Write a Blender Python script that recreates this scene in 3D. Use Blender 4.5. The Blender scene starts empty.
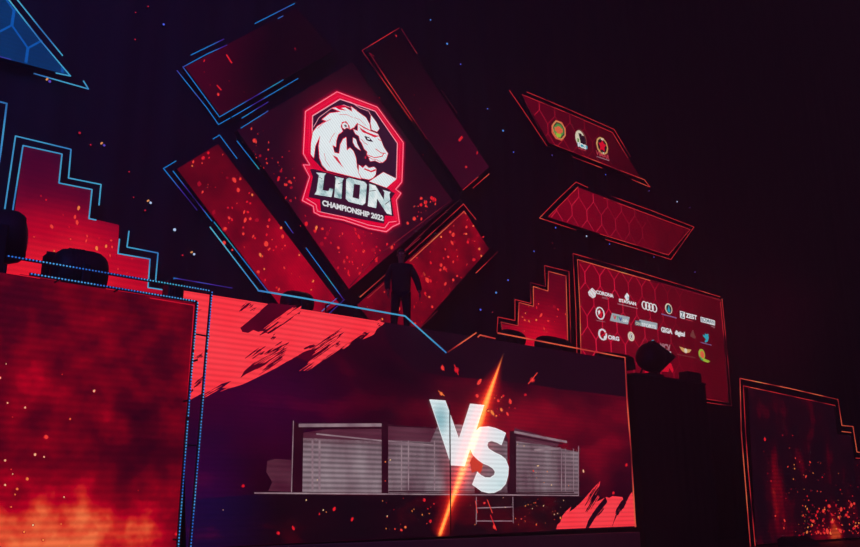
import bpy, math, random
from mathutils import Vector, Matrix
from mathutils.geometry import tessellate_polygon
C = bpy.context.scene.collection
SC = bpy.context.scene
PI = math.pi
HAZE = .0075

# ------------------------------------------------------------------ camera
F = 835.0; CX, CY = 430.0, 273.5
def camdir(x, y):
    return Vector((x - CX, -(y - CY), -F)).normalized()
AX = camdir(1480, 500); AZ = camdir(424, -2779)
AZ = (AZ - AX * AX.dot(AZ)).normalized(); AY = AZ.cross(AX)
ROT = Matrix((AX, AY, AZ))            # camera -> world
EYE = Vector((0, 0, 1.7))
cam = bpy.data.cameras.new('camera'); camo = bpy.data.objects.new('camera', cam); C.objects.link(camo)
cam.sensor_width = 36; cam.lens = 36 * F / 860
cam.clip_end = 200
camo.matrix_world = Matrix.Translation(EYE) @ ROT.to_4x4()
SC.camera = camo
def at(x, y, Y):
    w = ROT @ camdir(x, y)
    return w * (Y / w.y) + EYE

# planes of the place (metres in front of the camera)
Y_SCREEN = 12.0      # stage level screens
Y_LEFT = 11.0        # the big left screen stands one metre further forward
Y_UP = 14.5          # panels over the deck
Y_WALL = 14.8        # black cloth
Z_DECK = 4.86
Z_LEFTDECK = 4.40
Z_STAGE = 0.60

# ------------------------------------------------------------------ colour / materials
def lin(c):
    r = []
    for v in c[:3]:
        v = v / 255.0
        r.append(v / 12.92 if v <= .04045 else ((v + .055) / 1.055) ** 2.4)
    return tuple(r) + (1.0,)

class NT:
    def __init__(s, name):
        s.m = bpy.data.materials.new(name); s.m.use_nodes = True
        s.t = s.m.node_tree; s.t.nodes.clear()
    def n(s, kind, **kw):
        a = s.t.nodes.new(kind)
        for k, v in kw.items(): setattr(a, k, v)
        return a
    def l(s, a, b): s.t.links.new(a, b)
    def put(s, sock, v):
        if isinstance(v, (int, float)): sock.default_value = v
        elif isinstance(v, tuple): sock.default_value = v
        else: s.l(v, sock)
    def math(s, op, a, b=0.0, c=0.0, clamp=False):
        m = s.n('ShaderNodeMath', operation=op); m.use_clamp = clamp
        s.put(m.inputs[0], a); s.put(m.inputs[1], b)
        if len(m.inputs) > 2: s.put(m.inputs[2], c)
        return m.outputs[0]
    def mr(s, v, a, b, c, d, smooth=True):
        m = s.n('ShaderNodeMapRange'); m.clamp = True
        if smooth: m.interpolation_type = 'SMOOTHSTEP'
        s.put(m.inputs[0], v)
        for i, q in zip((1, 2, 3, 4), (a, b, c, d)): s.put(m.inputs[i], q)
        return m.outputs[0]
    def vmul(s, col, f):
        m = s.n('ShaderNodeVectorMath', operation='SCALE'); s.put(m.inputs[0], col); s.put(m.inputs[3], f)
        return m.outputs[0]
    def vadd(s, a, b):
        m = s.n('ShaderNodeVectorMath', operation='ADD'); s.put(m.inputs[0], a); s.put(m.inputs[1], b)
        return m.outputs[0]
    def xyz(s):
        g = s.n('ShaderNodeNewGeometry'); q = s.n('ShaderNodeSeparateXYZ'); s.l(g.outputs['Position'], q.inputs[0])
        return q.outputs[0], q.outputs[2], g.outputs['Position']
    def ramp(s, fac, stops):
        r = s.n('ShaderNodeValToRGB'); e = r.color_ramp.elements
        while len(e) > 1: e.remove(e[-1])
        e[0].position = stops[0][0]; e[0].color = lin(stops[0][1])
        for p, c in stops[1:]:
            q = e.new(p); q.color = lin(c)
        s.put(r.inputs[0], fac)
        return r.outputs[0]

_mats = {}
def paint(name, col, rough=.8, metal=0.0, noise=.25, scale=6):
    """plain surface with a little procedural wear"""
    if name in _mats: return _mats[name]
    t = NT(name); b = t.n('ShaderNodeBsdfPrincipled'); o = t.n('ShaderNodeOutputMaterial')
    x, z, P = t.xyz(); nz = t.n('ShaderNodeTexNoise'); t.l(P, nz.inputs['Vector']); nz.inputs['Scale'].default_value = scale
    c = lin(col); d = tuple(v * (1 - noise) for v in c[:3]) + (1,)
    r = t.n('ShaderNodeMix', data_type='RGBA'); t.l(nz.outputs[0], r.inputs[0]); r.inputs[6].default_value = c; r.inputs[7].default_value = d
    t.l(r.outputs[2], b.inputs['Base Color']); b.inputs['Roughness'].default_value = rough; b.inputs['Metallic'].default_value = metal
    t.l(b.outputs[0], o.inputs[0]); _mats[name] = t.m; return t.m

def glow_w(t, x, z, g):
    """g = (cx, cz, rx, rz[, power]) -> 0..1 falloff"""
    a = t.math('DIVIDE', t.math('SUBTRACT', x, g[0]), g[2]); b = t.math('DIVIDE', t.math('SUBTRACT', z, g[1]), g[3])
    d = t.math('SQRT', t.math('ADD', t.math('MULTIPLY', a, a), t.math('MULTIPLY', b, b)))
    w = t.mr(d, 0, 1, 1, 0)
    return t.math('POWER', w, g[4]) if len(g) > 4 else w

def led(name, stops, nscale=(1, 1), detail=3, fac=(), add=(), mult=(), scan=(0.1, .12, 0, 1), extra=None, noise_amp=1.0, base=.0, body=.02, rough=.6):
    """picture shown by an LED screen: emission only where diodes shine, black face otherwise"""
    if name in _mats: return _mats[name]
    t = NT(name); b = t.n('ShaderNodeBsdfPrincipled'); o = t.n('ShaderNodeOutputMaterial')
    x, z, P = t.xyz()
    mp = t.n('ShaderNodeMapping'); t.l(P, mp.inputs[0]); mp.inputs['Scale'].default_value = (nscale[0], 1, nscale[1])
    nz = t.n('ShaderNodeTexNoise'); t.l(mp.outputs[0], nz.inputs['Vector']); nz.inputs['Scale'].default_value = 1; nz.inputs['Detail'].default_value = detail
    nf = t.mr(nz.outputs[0], .3, .7, 0, noise_amp, False)
    f = t.math('ADD', nf, base)
    for g, a in fac: f = t.math('ADD', f, t.math('MULTIPLY', glow_w(t, x, z, g), a))
    col = t.ramp(f, stops)
    for (a, cx_, c0, c1, v0, v1) in mult:
        k = t.math('ADD', t.math('MULTIPLY', x, a), t.math('MULTIPLY', z, cx_))
        col = t.vmul(col, t.mr(k, c0, c1, v0, v1))
    for g, c in add: col = t.vadd(col, t.vmul(lin(c)[:3], glow_w(t, x, z, g)))
    if extra: col = extra(t, x, z, col)
    if scan and scan[1]:
        k = t.math('ADD', t.math('MULTIPLY', x, scan[2]), t.math('MULTIPLY', z, scan[3]))
        w = t.math('SINE', t.math('MULTIPLY', k, 2 * PI / scan[0]))
        col = t.vmul(col, t.math('ADD', t.math('MULTIPLY', w, scan[1]), 1.0))
    t.l(col, b.inputs['Emission Color']); b.inputs['Emission Strength'].default_value = 1
    b.inputs['Base Color'].default_value = (body, body, body, 1); b.inputs['Roughness'].default_value = rough; b.inputs['Specular IOR Level'].default_value = .06
    t.l(b.outputs[0], o.inputs[0]); _mats[name] = t.m; return t.m

def flat(name, col, **kw):
    kw.setdefault('scan', (0.1, .08, 0, 1))
    return led(name, [(0, tuple(v * .93 for v in col)), (1, col)], **kw)

def neon(name, a, b, c=None, sc=.9, lo=.35):
    """LED tape: colour runs along the tape"""
    c = c or b
    return led(name, [(0, tuple(v * lo for v in b)), (.3, b), (.55, a), (.8, a), (1, c)], nscale=(sc, sc), detail=1, scan=None)

BLK = paint('black_metal', (30, 28, 32), .6)
CASE = paint('panel_casing', (22, 20, 24), .7)

# ------------------------------------------------------------------ geometry helpers
class MB:
    def __init__(s): s.v = []; s.f = []; s.mi = []; s.mats = []; s.smooth = []
    def mat(s, m):
        if m not in s.mats: s.mats.append(m)
        return s.mats.index(m)
    def add(s, vs, fs, m, smooth=False):
        k = len(s.v); i = s.mat(m); s.v += [Vector(q) for q in vs]
        for f in fs: s.f.append([k + q for q in f]); s.mi.append(i); s.smooth.append(smooth)
    def box(s, c, d, m, rot=None, bev=0.0):
        c = Vector(c); h = Vector(d) * .5
        if bev:
            b = min(bev, min(h) * .9); vs = []
            for sx in (-1, 1):
                for sy in (-1, 1):
                    for sz in (-1, 1):
                        vs += [Vector((sx*h.x, sy*(h.y-b), sz*(h.z-b))), Vector((sx*(h.x-b), sy*h.y, sz*(h.z-b))), Vector((sx*(h.x-b), sy*(h.y-b), sz*h.z))]
            import bmesh
            bm = bmesh.new()
            for q in vs: bm.verts.new(q)
            bmesh.ops.convex_hull(bm, input=bm.verts)
            bm.verts.index_update(); vs = [v.co.copy() for v in bm.verts]; fs = [[v.index for v in f.verts] for f in bm.faces]; bm.free()
        else:
            vs = [Vector((x*h.x, y*h.y, z*h.z)) for x in (-1, 1) for y in (-1, 1) for z in (-1, 1)]
            fs = [(0,1,3,2),(4,6,7,5),(0,4,5,1),(2,3,7,6),(0,2,6,4),(1,5,7,3)]
        if rot is not None: vs = [rot @ q for q in vs]
        s.add([q + c for q in vs], fs, m)
    def lathe(s, p, axis, prof, m, n=24, sm=True):
        """prof = [(t along axis, radius)]"""
        a = Vector(axis).normalized(); u = a.orthogonal().normalized(); w = a.cross(u); vs = []; fs = []
        for t_, r in prof:
            for k in range(n):
                g = 2*PI*k/n; vs.append(Vector(p) + a*t_ + (u*math.cos(g) + w*math.sin(g))*max(r, 1e-4))
        for j in range(len(prof)-1):
            for k in range(n):
                k2 = (k+1) % n; fs.append((j*n+k, j*n+k2, (j+1)*n+k2, (j+1)*n+k))
        fs.append(tuple(range(n))[::-1]); fs.append(tuple((len(prof)-1)*n + k for k in range(n)))
        s.add(vs, fs, m, sm)
    def tube(s, pts, r, m, n=6, sm=True):
        for a, b in zip(pts[:-1], pts[1:]):
            a = Vector(a); b = Vector(b); L = (b-a).length
            if L > 1e-5: s.lathe(a, b-a, [(-r*.4, r), (L + r*.4, r)], m, n, sm)
    def poly(s, pts, m):
        pts = [Vector(p) for p in pts]
        tri = tessellate_polygon([pts]); fs = []
        for t in tri:
            a, b, c = (pts[i] for i in t)
            nn = (b-a).cross(c-a)
            fs.append(tuple(t) if nn.y < 0 else tuple(t)[::-1])
        s.add(pts, fs, m)
    def build(s, name, parent=None, loc=None):
        me = bpy.data.meshes.new(name); o0 = parent.location if parent is not None else (Vector(loc) if loc else Vector())
        if parent is not None and parent.parent is not None: o0 = parent.location + parent.parent.location
        me.from_pydata([tuple(q - o0) for q in s.v], [], s.f)
        for q in s.mats: me.materials.append(q)
        for p, i, k in zip(me.polygons, s.mi, s.smooth): p.material_index = i; p.use_smooth = k
        me.update(); o = bpy.data.objects.new(name, me); C.objects.link(o)
        if parent is not None: o.parent = parent
        elif loc: o.location = loc
        return o

def tag(o, label=None, cat=None, group=None, kind=None):
    if label: o['label'] = label
    if cat: o['category'] = cat
    if group: o['group'] = group
    if kind: o['kind'] = kind
    return o
def thing(name, label, cat, loc, group=None):
    o = bpy.data.objects.new(name, None); C.objects.link(o); o.location = loc; o.empty_display_size = .2
    return tag(o, label, cat, group)
def structure(name, mb): return tag(mb.build(name), kind='structure')

def inside(p, poly):
    x, y = p; r = False; n = len(poly)
    for i in range(n):
        x1, y1 = poly[i]; x2, y2 = poly[(i+1) % n]
        if (y1 > y) != (y2 > y) and x < (x2-x1)*(y-y1)/(y2-y1) + x1: r = not r
    return r

# ---- pictures on a screen: flat shapes in the screen plane, a couple of mm per layer
class Screen:
    def __init__(s, Y): s.Y = Y; s.mb = MB()
    def P(s, x, y, layer=0): return at(x, y, s.Y) + Vector((0, -.003*layer, 0))
    def shape(s, pts, m, layer=1): 
        q = [s.P(x, y) for x, y in pts]
        off = Vector((0, -.003*layer, 0)); s.mb.poly([a + off for a in q], m)
    def stroke(s, pts, w, m, layer=1, closed=False):
        """line of width w pixels-at-that-spot, mitre-free"""
        if closed: pts = list(pts) + [pts[0]]
        for a, b in zip(pts[:-1], pts[1:]):
            A = s.P(*a); B = s.P(*b); d = (B-A)
            if d.length < 1e-5: continue
            d.normalize(); nn = Vector((-d.z, 0, d.x)); mid = (A+B)*.5
            h = w * (mid-EYE).length / F * .5
            off = Vector((0, -.003*layer, 0)); A2 = A - d*h*.5 + off; B2 = B + d*h*.5 + off
            s.mb.poly([A2-nn*h, B2-nn*h, B2+nn*h, A2+nn*h], m)
    def ellipse(s, cx, cy, rx, ry, m, layer=1, n=20, a0=0, a1=2*PI):
        """rx, ry in pixels at that spot, upright in the screen plane"""
        c = s.P(cx, cy); e = s.P(cx+1, cy); f = s.P(cx, cy-1)
        ux = abs(e.x-c.x); uz = abs(f.z-c.z); off = Vector((0, -.003*layer, 0))
        s.mb.poly([c + off + Vector((rx*ux*math.cos(a0+(a1-a0)*k/n), 0, ry*uz*math.sin(a0+(a1-a0)*k/n))) for k in range(n)], m)
    def ring(s, cx, cy, rx, ry, w, m, layer=1, n=20):
        c = s.P(cx, cy); e = s.P(cx+1, cy); f = s.P(cx, cy-1); ux = abs(e.x-c.x); uz = abs(f.z-c.z); off = Vector((0, -.003*layer, 0))
        for k in range(n):
            q = []
            for (g, rr) in ((k, 0), (k+1, 0), (k+1, w), (k, w)):
                t = 2*PI*g/n; q.append(c + off + Vector(((rx-rr)*ux*math.cos(t), 0, (ry-rr)*uz*math.sin(t))))
            s.mb.poly(q, m)
    def text(s, body, a, b, h, m, layer=1, bold=.02, shear=0):
        """text along the plane's horizontal from pixel a to pixel column b, capital height h pixels"""
        cu = bpy.data.curves.new('lettering', 'FONT'); cu.body = body; cu.offset = bold; cu.shear = shear; cu.resolution_u = 3
        ob = bpy.data.objects.new('lettering', cu); C.objects.link(ob)
        bpy.context.view_layer.update()
        me = bpy.data.meshes.new_from_object(ob.evaluated_get(bpy.context.evaluated_depsgraph_get()))
        bpy.data.objects.remove(ob)
        A = s.P(*a); slope = (500 - a[1])/(1480 - a[0]); B = s.P(b, a[1] + slope*(b-a[0]))
        xs = [v.co.x for v in me.vertices]; x0, x1 = min(xs), max(xs)
        W = B.x - A.x; U = s.P(a[0], a[1]-h); H = U.z - A.z
        vs = [A + Vector(((v.co.x-x0)/(x1-x0)*W, -.003*layer, v.co.y/.70*H)) for v in me.vertices]
        fs = []
        for p in me.polygons:
            i = list(p.vertices); nn = (vs[i[1]]-vs[i[0]]).cross(vs[i[2]]-vs[i[0]])
            fs.append(i if nn.y < 0 else i[::-1])
        s.mb.add(vs, fs, m); bpy.data.meshes.remove(me); bpy.data.curves.remove(cu)
    def embers(s, region, n, size, mats, seed, dirx=0.0, layer=4, avoid=None, bias=None):
        R = random.Random(seed); xs = [p[0] for p in region]; ys = [p[1] for p in region]; k = 0; tries = 0
        while k < n and tries < n*60:
            tries += 1
            x = R.uniform(min(xs), max(xs)); y = R.uniform(min(ys), max(ys))
            if not inside((x, y), region) or (avoid and inside((x, y), avoid)): continue
            if bias and R.random() > bias(x, y): continue
            s.ember(x, y, R.uniform(*size)*(1.6 if R.random() < .15 else 1), R.choice(mats), R, layer); k += 1
    def ember(s, x, y, r, m, R, layer=4, el=None, halo=True):
        if r > 1.25 and halo: s.ember(x, y, r*1.55, E_H, R, layer-.6, 1.0, False)
        el = el or R.uniform(.8, 2.4); ang = R.uniform(-.5, .5) + PI/2; pts = []
        for j in range(7):
            t = 2*PI*j/7; rr = R.uniform(.7, 1.1); u = math.cos(t)*r*el*.7*rr; v = math.sin(t)*r*.7*rr
            pts.append((x + u*math.cos(ang) - v*math.sin(ang), y + u*math.sin(ang) + v*math.cos(ang)))
        s.shape(pts, m, layer)
    def brush(s, a, b, w, m, seed, n=14, layer=2):
        """dry brush stroke: ragged parallel bristle marks along a->b"""
        R = random.Random(seed); dx, dy = b[0]-a[0], b[1]-a[1]; L = math.hypot(dx, dy); dx /= L; dy /= L
        for i in range(n):
            off = (i/(n-1)-.5)*w + R.uniform(-.6, .6); t0 = R.uniform(0, .35)*L; t1 = L*R.uniform(.55, 1.0)
            if R.random() < .35: t1 = t0 + L*R.uniform(.15, .4)
            h = w/n*R.uniform(.5, 1.3); top = []; bot = []
            K = 7
            for k in range(K+1):
                t = t0 + (t1-t0)*k/K; e = math.sin(PI*min(max(k/K, .04), .96))**.5; hh = h*e*R.uniform(.55, 1.15)
                cx_ = a[0]+dx*t - dy*off; cy_ = a[1]+dy*t + dx*off
                top.append((cx_ - dy*hh, cy_ + dx*hh)); bot.append((cx_ + dy*hh*R.uniform(.6, 1), cy_ - dx*hh*R.uniform(.6, 1)))
            s.shape(top + bot[::-1], m, layer)
    def mesh_lines(s, poly, cell, m, w=.02, layer=1, ox=0, oz=0):
        """chain link drawn as stretched hexagons, clipped to the convex panel"""
        Q = [s.P(*p) for p in poly]; P2 = [(q.x, q.z) for q in Q]
        area = sum(P2[i][0]*P2[(i+1) % len(P2)][1] - P2[(i+1) % len(P2)][0]*P2[i][1] for i in range(len(P2)))
        if area < 0: P2 = P2[::-1]
        def clip(a, b):
            t0, t1 = 0.0, 1.0
            for i in range(len(P2)):
                e0 = P2[i]; e1 = P2[(i+1) % len(P2)]; nx, nz = -(e1[1]-e0[1]), e1[0]-e0[0]
                da = (a[0]-e0[0])*nx + (a[1]-e0[1])*nz; db = (b[0]-e0[0])*nx + (b[1]-e0[1])*nz
                if da < 0 and db < 0: return None
                if da < 0: t0 = max(t0, da/(da-db))
                elif db < 0: t1 = min(t1, da/(da-db))
            if t0 >= t1: return None
            return tuple((a[0]+(b[0]-a[0])*t, a[1]+(b[1]-a[1])*t) for t in (t0, t1))
        cw, ch = cell; x0 = min(p[0] for p in P2); x1 = max(p[0] for p in P2); z0 = min(p[1] for p in P2); z1 = max(p[1] for p in P2)
        y = s.Y - .003*layer
        for j in range(int((z1-z0)/ch)+4):
            for i in range(int((x1-x0)/cw)+4):
                bx = x0 - cw*1.5 + ox + i*cw + (j % 2)*cw/2; bz = z0 - ch*1.5 + oz + j*ch
                top = (bx, bz + ch*.46)
                for a, b, ww in (((bx, bz), top, w*1.4), (top, (bx-cw/2, bz+ch), w), (top, (bx+cw/2, bz+ch), w)):
                    c = clip(a, b)
                    if not c: continue
                    (ax, az), (bx2, bz2) = c; L = math.hypot(bx2-ax, bz2-az)
                    if L < .01: continue
                    nx, nz = -(bz2-az)/L*ww/2, (bx2-ax)/L*ww/2
                    s.mb.poly([(ax-nx, y, az-nz), (bx2-nx, y, bz2-nz), (bx2+nx, y, bz2+nz), (ax+nx, y, az+nz)], m)

def panel(name, label, cat, poly, Y, base_mat, fill=None, depth=.14, group=None, strips=(), brackets=True):
    """LED panel = thing > casing, display, led_strip (each), mounting bracket"""
    Q = [at(x, y, Y) for x, y in poly]
    zb = min(q.z for q in Q); xm = sum(q.x for q in Q)/len(Q)
    root = thing(name, label, cat, (xm, Y + depth/2, zb), group)
    mb = MB(); fr = [q + Vector((0, .004, 0)) for q in Q]; bk = [q + Vector((0, depth, 0)) for q in Q]
    n = len(Q)
    mb.poly(fr, CASE); mb.poly(bk, CASE)
    for i in range(n): mb.add([fr[i], fr[(i+1) % n], bk[(i+1) % n], bk[i]], [(0, 1, 2, 3)], CASE)
    mb.build('casing', root)
    sc = Screen(Y); sc.shape(poly, base_mat, 0)
    if fill: fill(sc)
    sc.mb.build('display', root)
    if brackets:
        cxm = xm; cz = sum(q.z for q in Q)/n
        for dz in (-.12, .12):
            b = MB(); b.box((cxm, (Y+depth+Y_WALL)/2, cz+dz), (.7, Y_WALL-Y-depth, .05), BLK); b.build('mounting_bracket', root)
    for pts, m in strips: led_strip(pts, Y - .03, m, root)
    return root
def led_strip(pts, Y, m, root, r=None):
    r = r or {'cyan_led_tape': .0115, 'orange_led_tape': .0115}.get(m.name, .0095)
    b = MB(); q = [at(x, y, Y) for x, y in pts]
    b.tube(q, r, m, 6)
    return b.build('led_strip', root)

# ------------------------------------------------------------------ shared LED colours
BLUE = neon('blue_led_tape', (22, 118, 200), (62, 38, 150), (30, 150, 175), 1.1, .5)
CYAN = neon('cyan_led_tape', (66, 160, 205), (52, 120, 190), (80, 175, 205), .8, .7)
RED = neon('red_led_tape', (200, 38, 44), (125, 14, 32), (225, 80, 60), 1.1, .5)
REDDIM = neon('dim_red_led_tape', (120, 18, 36), (70, 8, 24), (160, 40, 42), 1.3, .35)
ORANGE = neon('orange_led_tape', (222, 92, 62), (180, 45, 46), (215, 140, 80), 1.0, .6)
E_H = flat('ember_halo', (176, 10, 34), scan=None); E_R = flat('ember_red', (235, 30, 40), scan=None); E_O = flat('ember_orange', (250, 66, 52), scan=None)
E_Y = flat('ember_yellow', (255, 140, 66), scan=None); E_D = flat('ember_dim', (170, 10, 35), scan=None)
E_W = flat('ember_pale', (255, 205, 150), scan=None)
WHITE = flat('logo_white', (235, 238, 240), scan=None)
DIA = (.052, .06, .7, .7)

# ================================================================== SETTING
mb = MB()
t = NT('black_drape'); b_ = t.n('ShaderNodeBsdfPrincipled'); o_ = t.n('ShaderNodeOutputMaterial'); x_, z_, P_ = t.xyz()
w_ = t.n('ShaderNodeTexNoise'); mp_ = t.n('ShaderNodeMapping'); mp_.inputs['Scale'].default_value = (3, 1, .15); t.l(P_, mp_.inputs[0]); t.l(mp_.outputs[0], w_.inputs['Vector'])
w_.inputs['Scale'].default_value = 1.2
t.l(t.ramp(w_.outputs[0], [(.2, (44, 42, 46)), (.8, (54, 52, 56))]), b_.inputs['Base Color']); b_.inputs['Roughness'].default_value = .95
t.l(b_.outputs[0], o_.inputs[0]); DRAPE = t.m
# back cloth with shallow vertical folds
vs = []; fs = []; X0, X1, n_ = -14.0, 66.0, 640
for i in range(n_+1):
    x = X0 + (X1-X0)*i/n_; y = Y_WALL + .03*math.sin(x*5.1) + .02*math.sin(x*11.7+1)
    vs += [(x, y+.05, 0), (x, y+.05, 42)]
for i in range(n_): fs.append((2*i, 2*i+2, 2*i+3, 2*i+1))
mb.add(vs, fs, DRAPE, True); structure('wall_back', mb)
FLOORM = paint('stage_floor_black', (40, 34, 34), .5)
mb = MB(); mb.box((22, 3, -.05), (90, 26, .1), paint('hall_floor', (36, 34, 36), .7)); structure('floor', mb)
mb = MB(); mb.box((20, (8.6+Y_WALL)/2, Z_STAGE/2), (60, Y_WALL-8.6, Z_STAGE), FLOORM); structure('stage_floor', mb)
# deck above the centre screen, deck behind the left screen
xa = at(180, 290, Y_SCREEN).x; xb = at(636, 362, Y_SCREEN).x
mb = MB(); mb.box(((xa+xb)/2, (Y_SCREEN+.02+Y_WALL)/2, (Z_DECK+4.70)/2), (xb-xa, Y_WALL-Y_SCREEN-.02, Z_DECK-4.70), BLK)
structure('upper_deck', mb)
xl = at(197, 303, Y_LEFT).x
mb = MB(); mb.box((xl/2 - 2, (Y_LEFT+.2+Y_WALL)/2, Z_LEFTDECK-.08), (xl+4, Y_WALL-Y_LEFT-.2, .16), BLK); structure('left_deck', mb)

# ================================================================== CENTRE SCREEN
def flash(t, x, z, col):
    """burning slash across the picture"""
    A = at(504, 352, Y_SCREEN); B = at(441, 531, Y_SCREEN); dx, dz = B.x-A.x, B.z-A.z; L = math.hypot(dx, dz); dx /= L; dz /= L
    rx = t.math('SUBTRACT', x, A.x); rz = t.math('SUBTRACT', z, A.z)
    u = t.math('DIVIDE', t.math('ADD', t.math('MULTIPLY', rx, dx), t.math('MULTIPLY', rz, dz)), L)
    v = t.math('ABSOLUTE', t.math('SUBTRACT', t.math('MULTIPLY', rx, -dz), t.math('MULTIPLY', rz, -dx)))
    hump = t.math('MULTIPLY', t.mr(u, 0, .50, .05, 1), t.mr(u, .60, .95, 1, .35))
    for wid, c, p in ((1.05, (150, 14, 10), 2.2), (.36, (232, 60, 20), 1.5), (.13, (250, 180, 80), 1.1)):
        ww = t.math('ADD', t.math('MULTIPLY', hump, wid), .012)
        f = t.mr(t.math('DIVIDE', v, ww), 0, 1, 1, 0)
        f = t.math('MULTIPLY', t.math('POWER', f, p), t.math('MULTIPLY', t.mr(u, 0, .18, 0, 1), t.mr(u, 1.0, 1.04, 1, 0)))
        col = t.vadd(col, t.vmul(lin(c)[:3], f))
    return col
def cpt(x, y): q = at(x, y, Y_SCREEN); return q.x, q.z
SCN = (.081, .10, 0, 1)
g1 = cpt(480, 425); g2 = cpt(580, 430); g3 = cpt(250, 400); g4 = cpt(215, 500); g5 = cpt(360, 400); g6 = cpt(350, 515); g7 = cpt(560, 520)
M_field = led('video_dark_field', [(0, (20, 2, 15)), (.4, (42, 0, 18)), (.7, (84, 0, 22)), (1, (130, 2, 28))], nscale=(.8, 1.6), detail=4,
    noise_amp=.5, fac=[((g1[0], g1[1], 3.2, 1.5), .5), ((g2[0]+.4, g2[1], 4.2, 2.2), .55), ((g5[0]-1.0, g5[1]-.2, 1.8, .7), .22)],
    add=[((g3[0], g3[1], 2.6, 1.5), (36, 0, 34)), ((g4[0]-.3, g4[1]-.3, 1.2, 1.9), (6, 4, 52)), ((g6[0], g6[1]+.1, 1.1, .5), (60, 0, 12))], scan=SCN, extra=flash)  # blue add term paints glow spilled from the blue LEDs into the emission
M_black = led('video_black', [(0, (22, 3, 16)), (1, (28, 4, 20))], nscale=(1, 1), scan=None, extra=flash)
M_blackred = led('video_lower_black', [(0, (12, 3, 10)), (.5, (24, 3, 12)), (1, (85, 0, 14))], nscale=(.9, 2), detail=3, noise_amp=.7, fac=[((g7[0]-1.8, g7[1]+.1, 3.0, 1.2), .35)],
    add=[((g4[0]-.3, g4[1], 1.5, 2.2), (6, 4, 50))], scan=SCN, extra=flash)  # same blue LED spill painted into the left end of this band
M_paint = led('video_red_paint', [(0, (252, 50, 62)), (1, (255, 66, 76))], nscale=(1, 1), scan=(.088, .13, 0, 1))
M_torn = led('video_torn_dark', [(0, (66, 0, 22)), (1, (88, 0, 28))], nscale=(1.5, 1.5), scan=None)
M_cage = led('video_cage_grey', [(0, (92, 62, 74)), (.5, (126, 106, 114)), (1, (156, 140, 146))], nscale=(2.2, .8), detail=3, scan=(.081, .34, 0, 1), extra=flash,
    fac=[((cpt(330, 470)[0], cpt(330, 470)[1], 1.5, .8), .25)], noise_amp=.6)
M_cagedark = led('video_cage_shadow', [(0, (66, 12, 36)), (1, (96, 50, 66))], nscale=(.8, 2.5), detail=4, scan=SCN, extra=flash)
M_post = led('video_cage_post', [(0, (34, 4, 18)), (1, (52, 10, 26))], scan=None, extra=flash)
M_rail = led('video_cage_rail', [(0, (120, 92, 104)), (1, (160, 135, 142))], nscale=(3, 3), scan=None, extra=flash)
vtop = cpt(431, 402); v2 = cpt(492, 484)
M_vs = led('video_letter_white', [(0, (226, 236, 240)), (.6, (214, 232, 236)), (1, (132, 182, 192))], nscale=(.5, .5), noise_amp=.15, scan=(.081, .08, 0, 1), extra=flash,
    fac=[((vtop[0]+.2, vtop[1]-.3, .55, .75), .9), ((v2[0]+.2, v2[1], .6, .45), .6)])
M_vsedge = flat('video_letter_edge', (244, 250, 252), scan=None, extra=flash)

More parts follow.
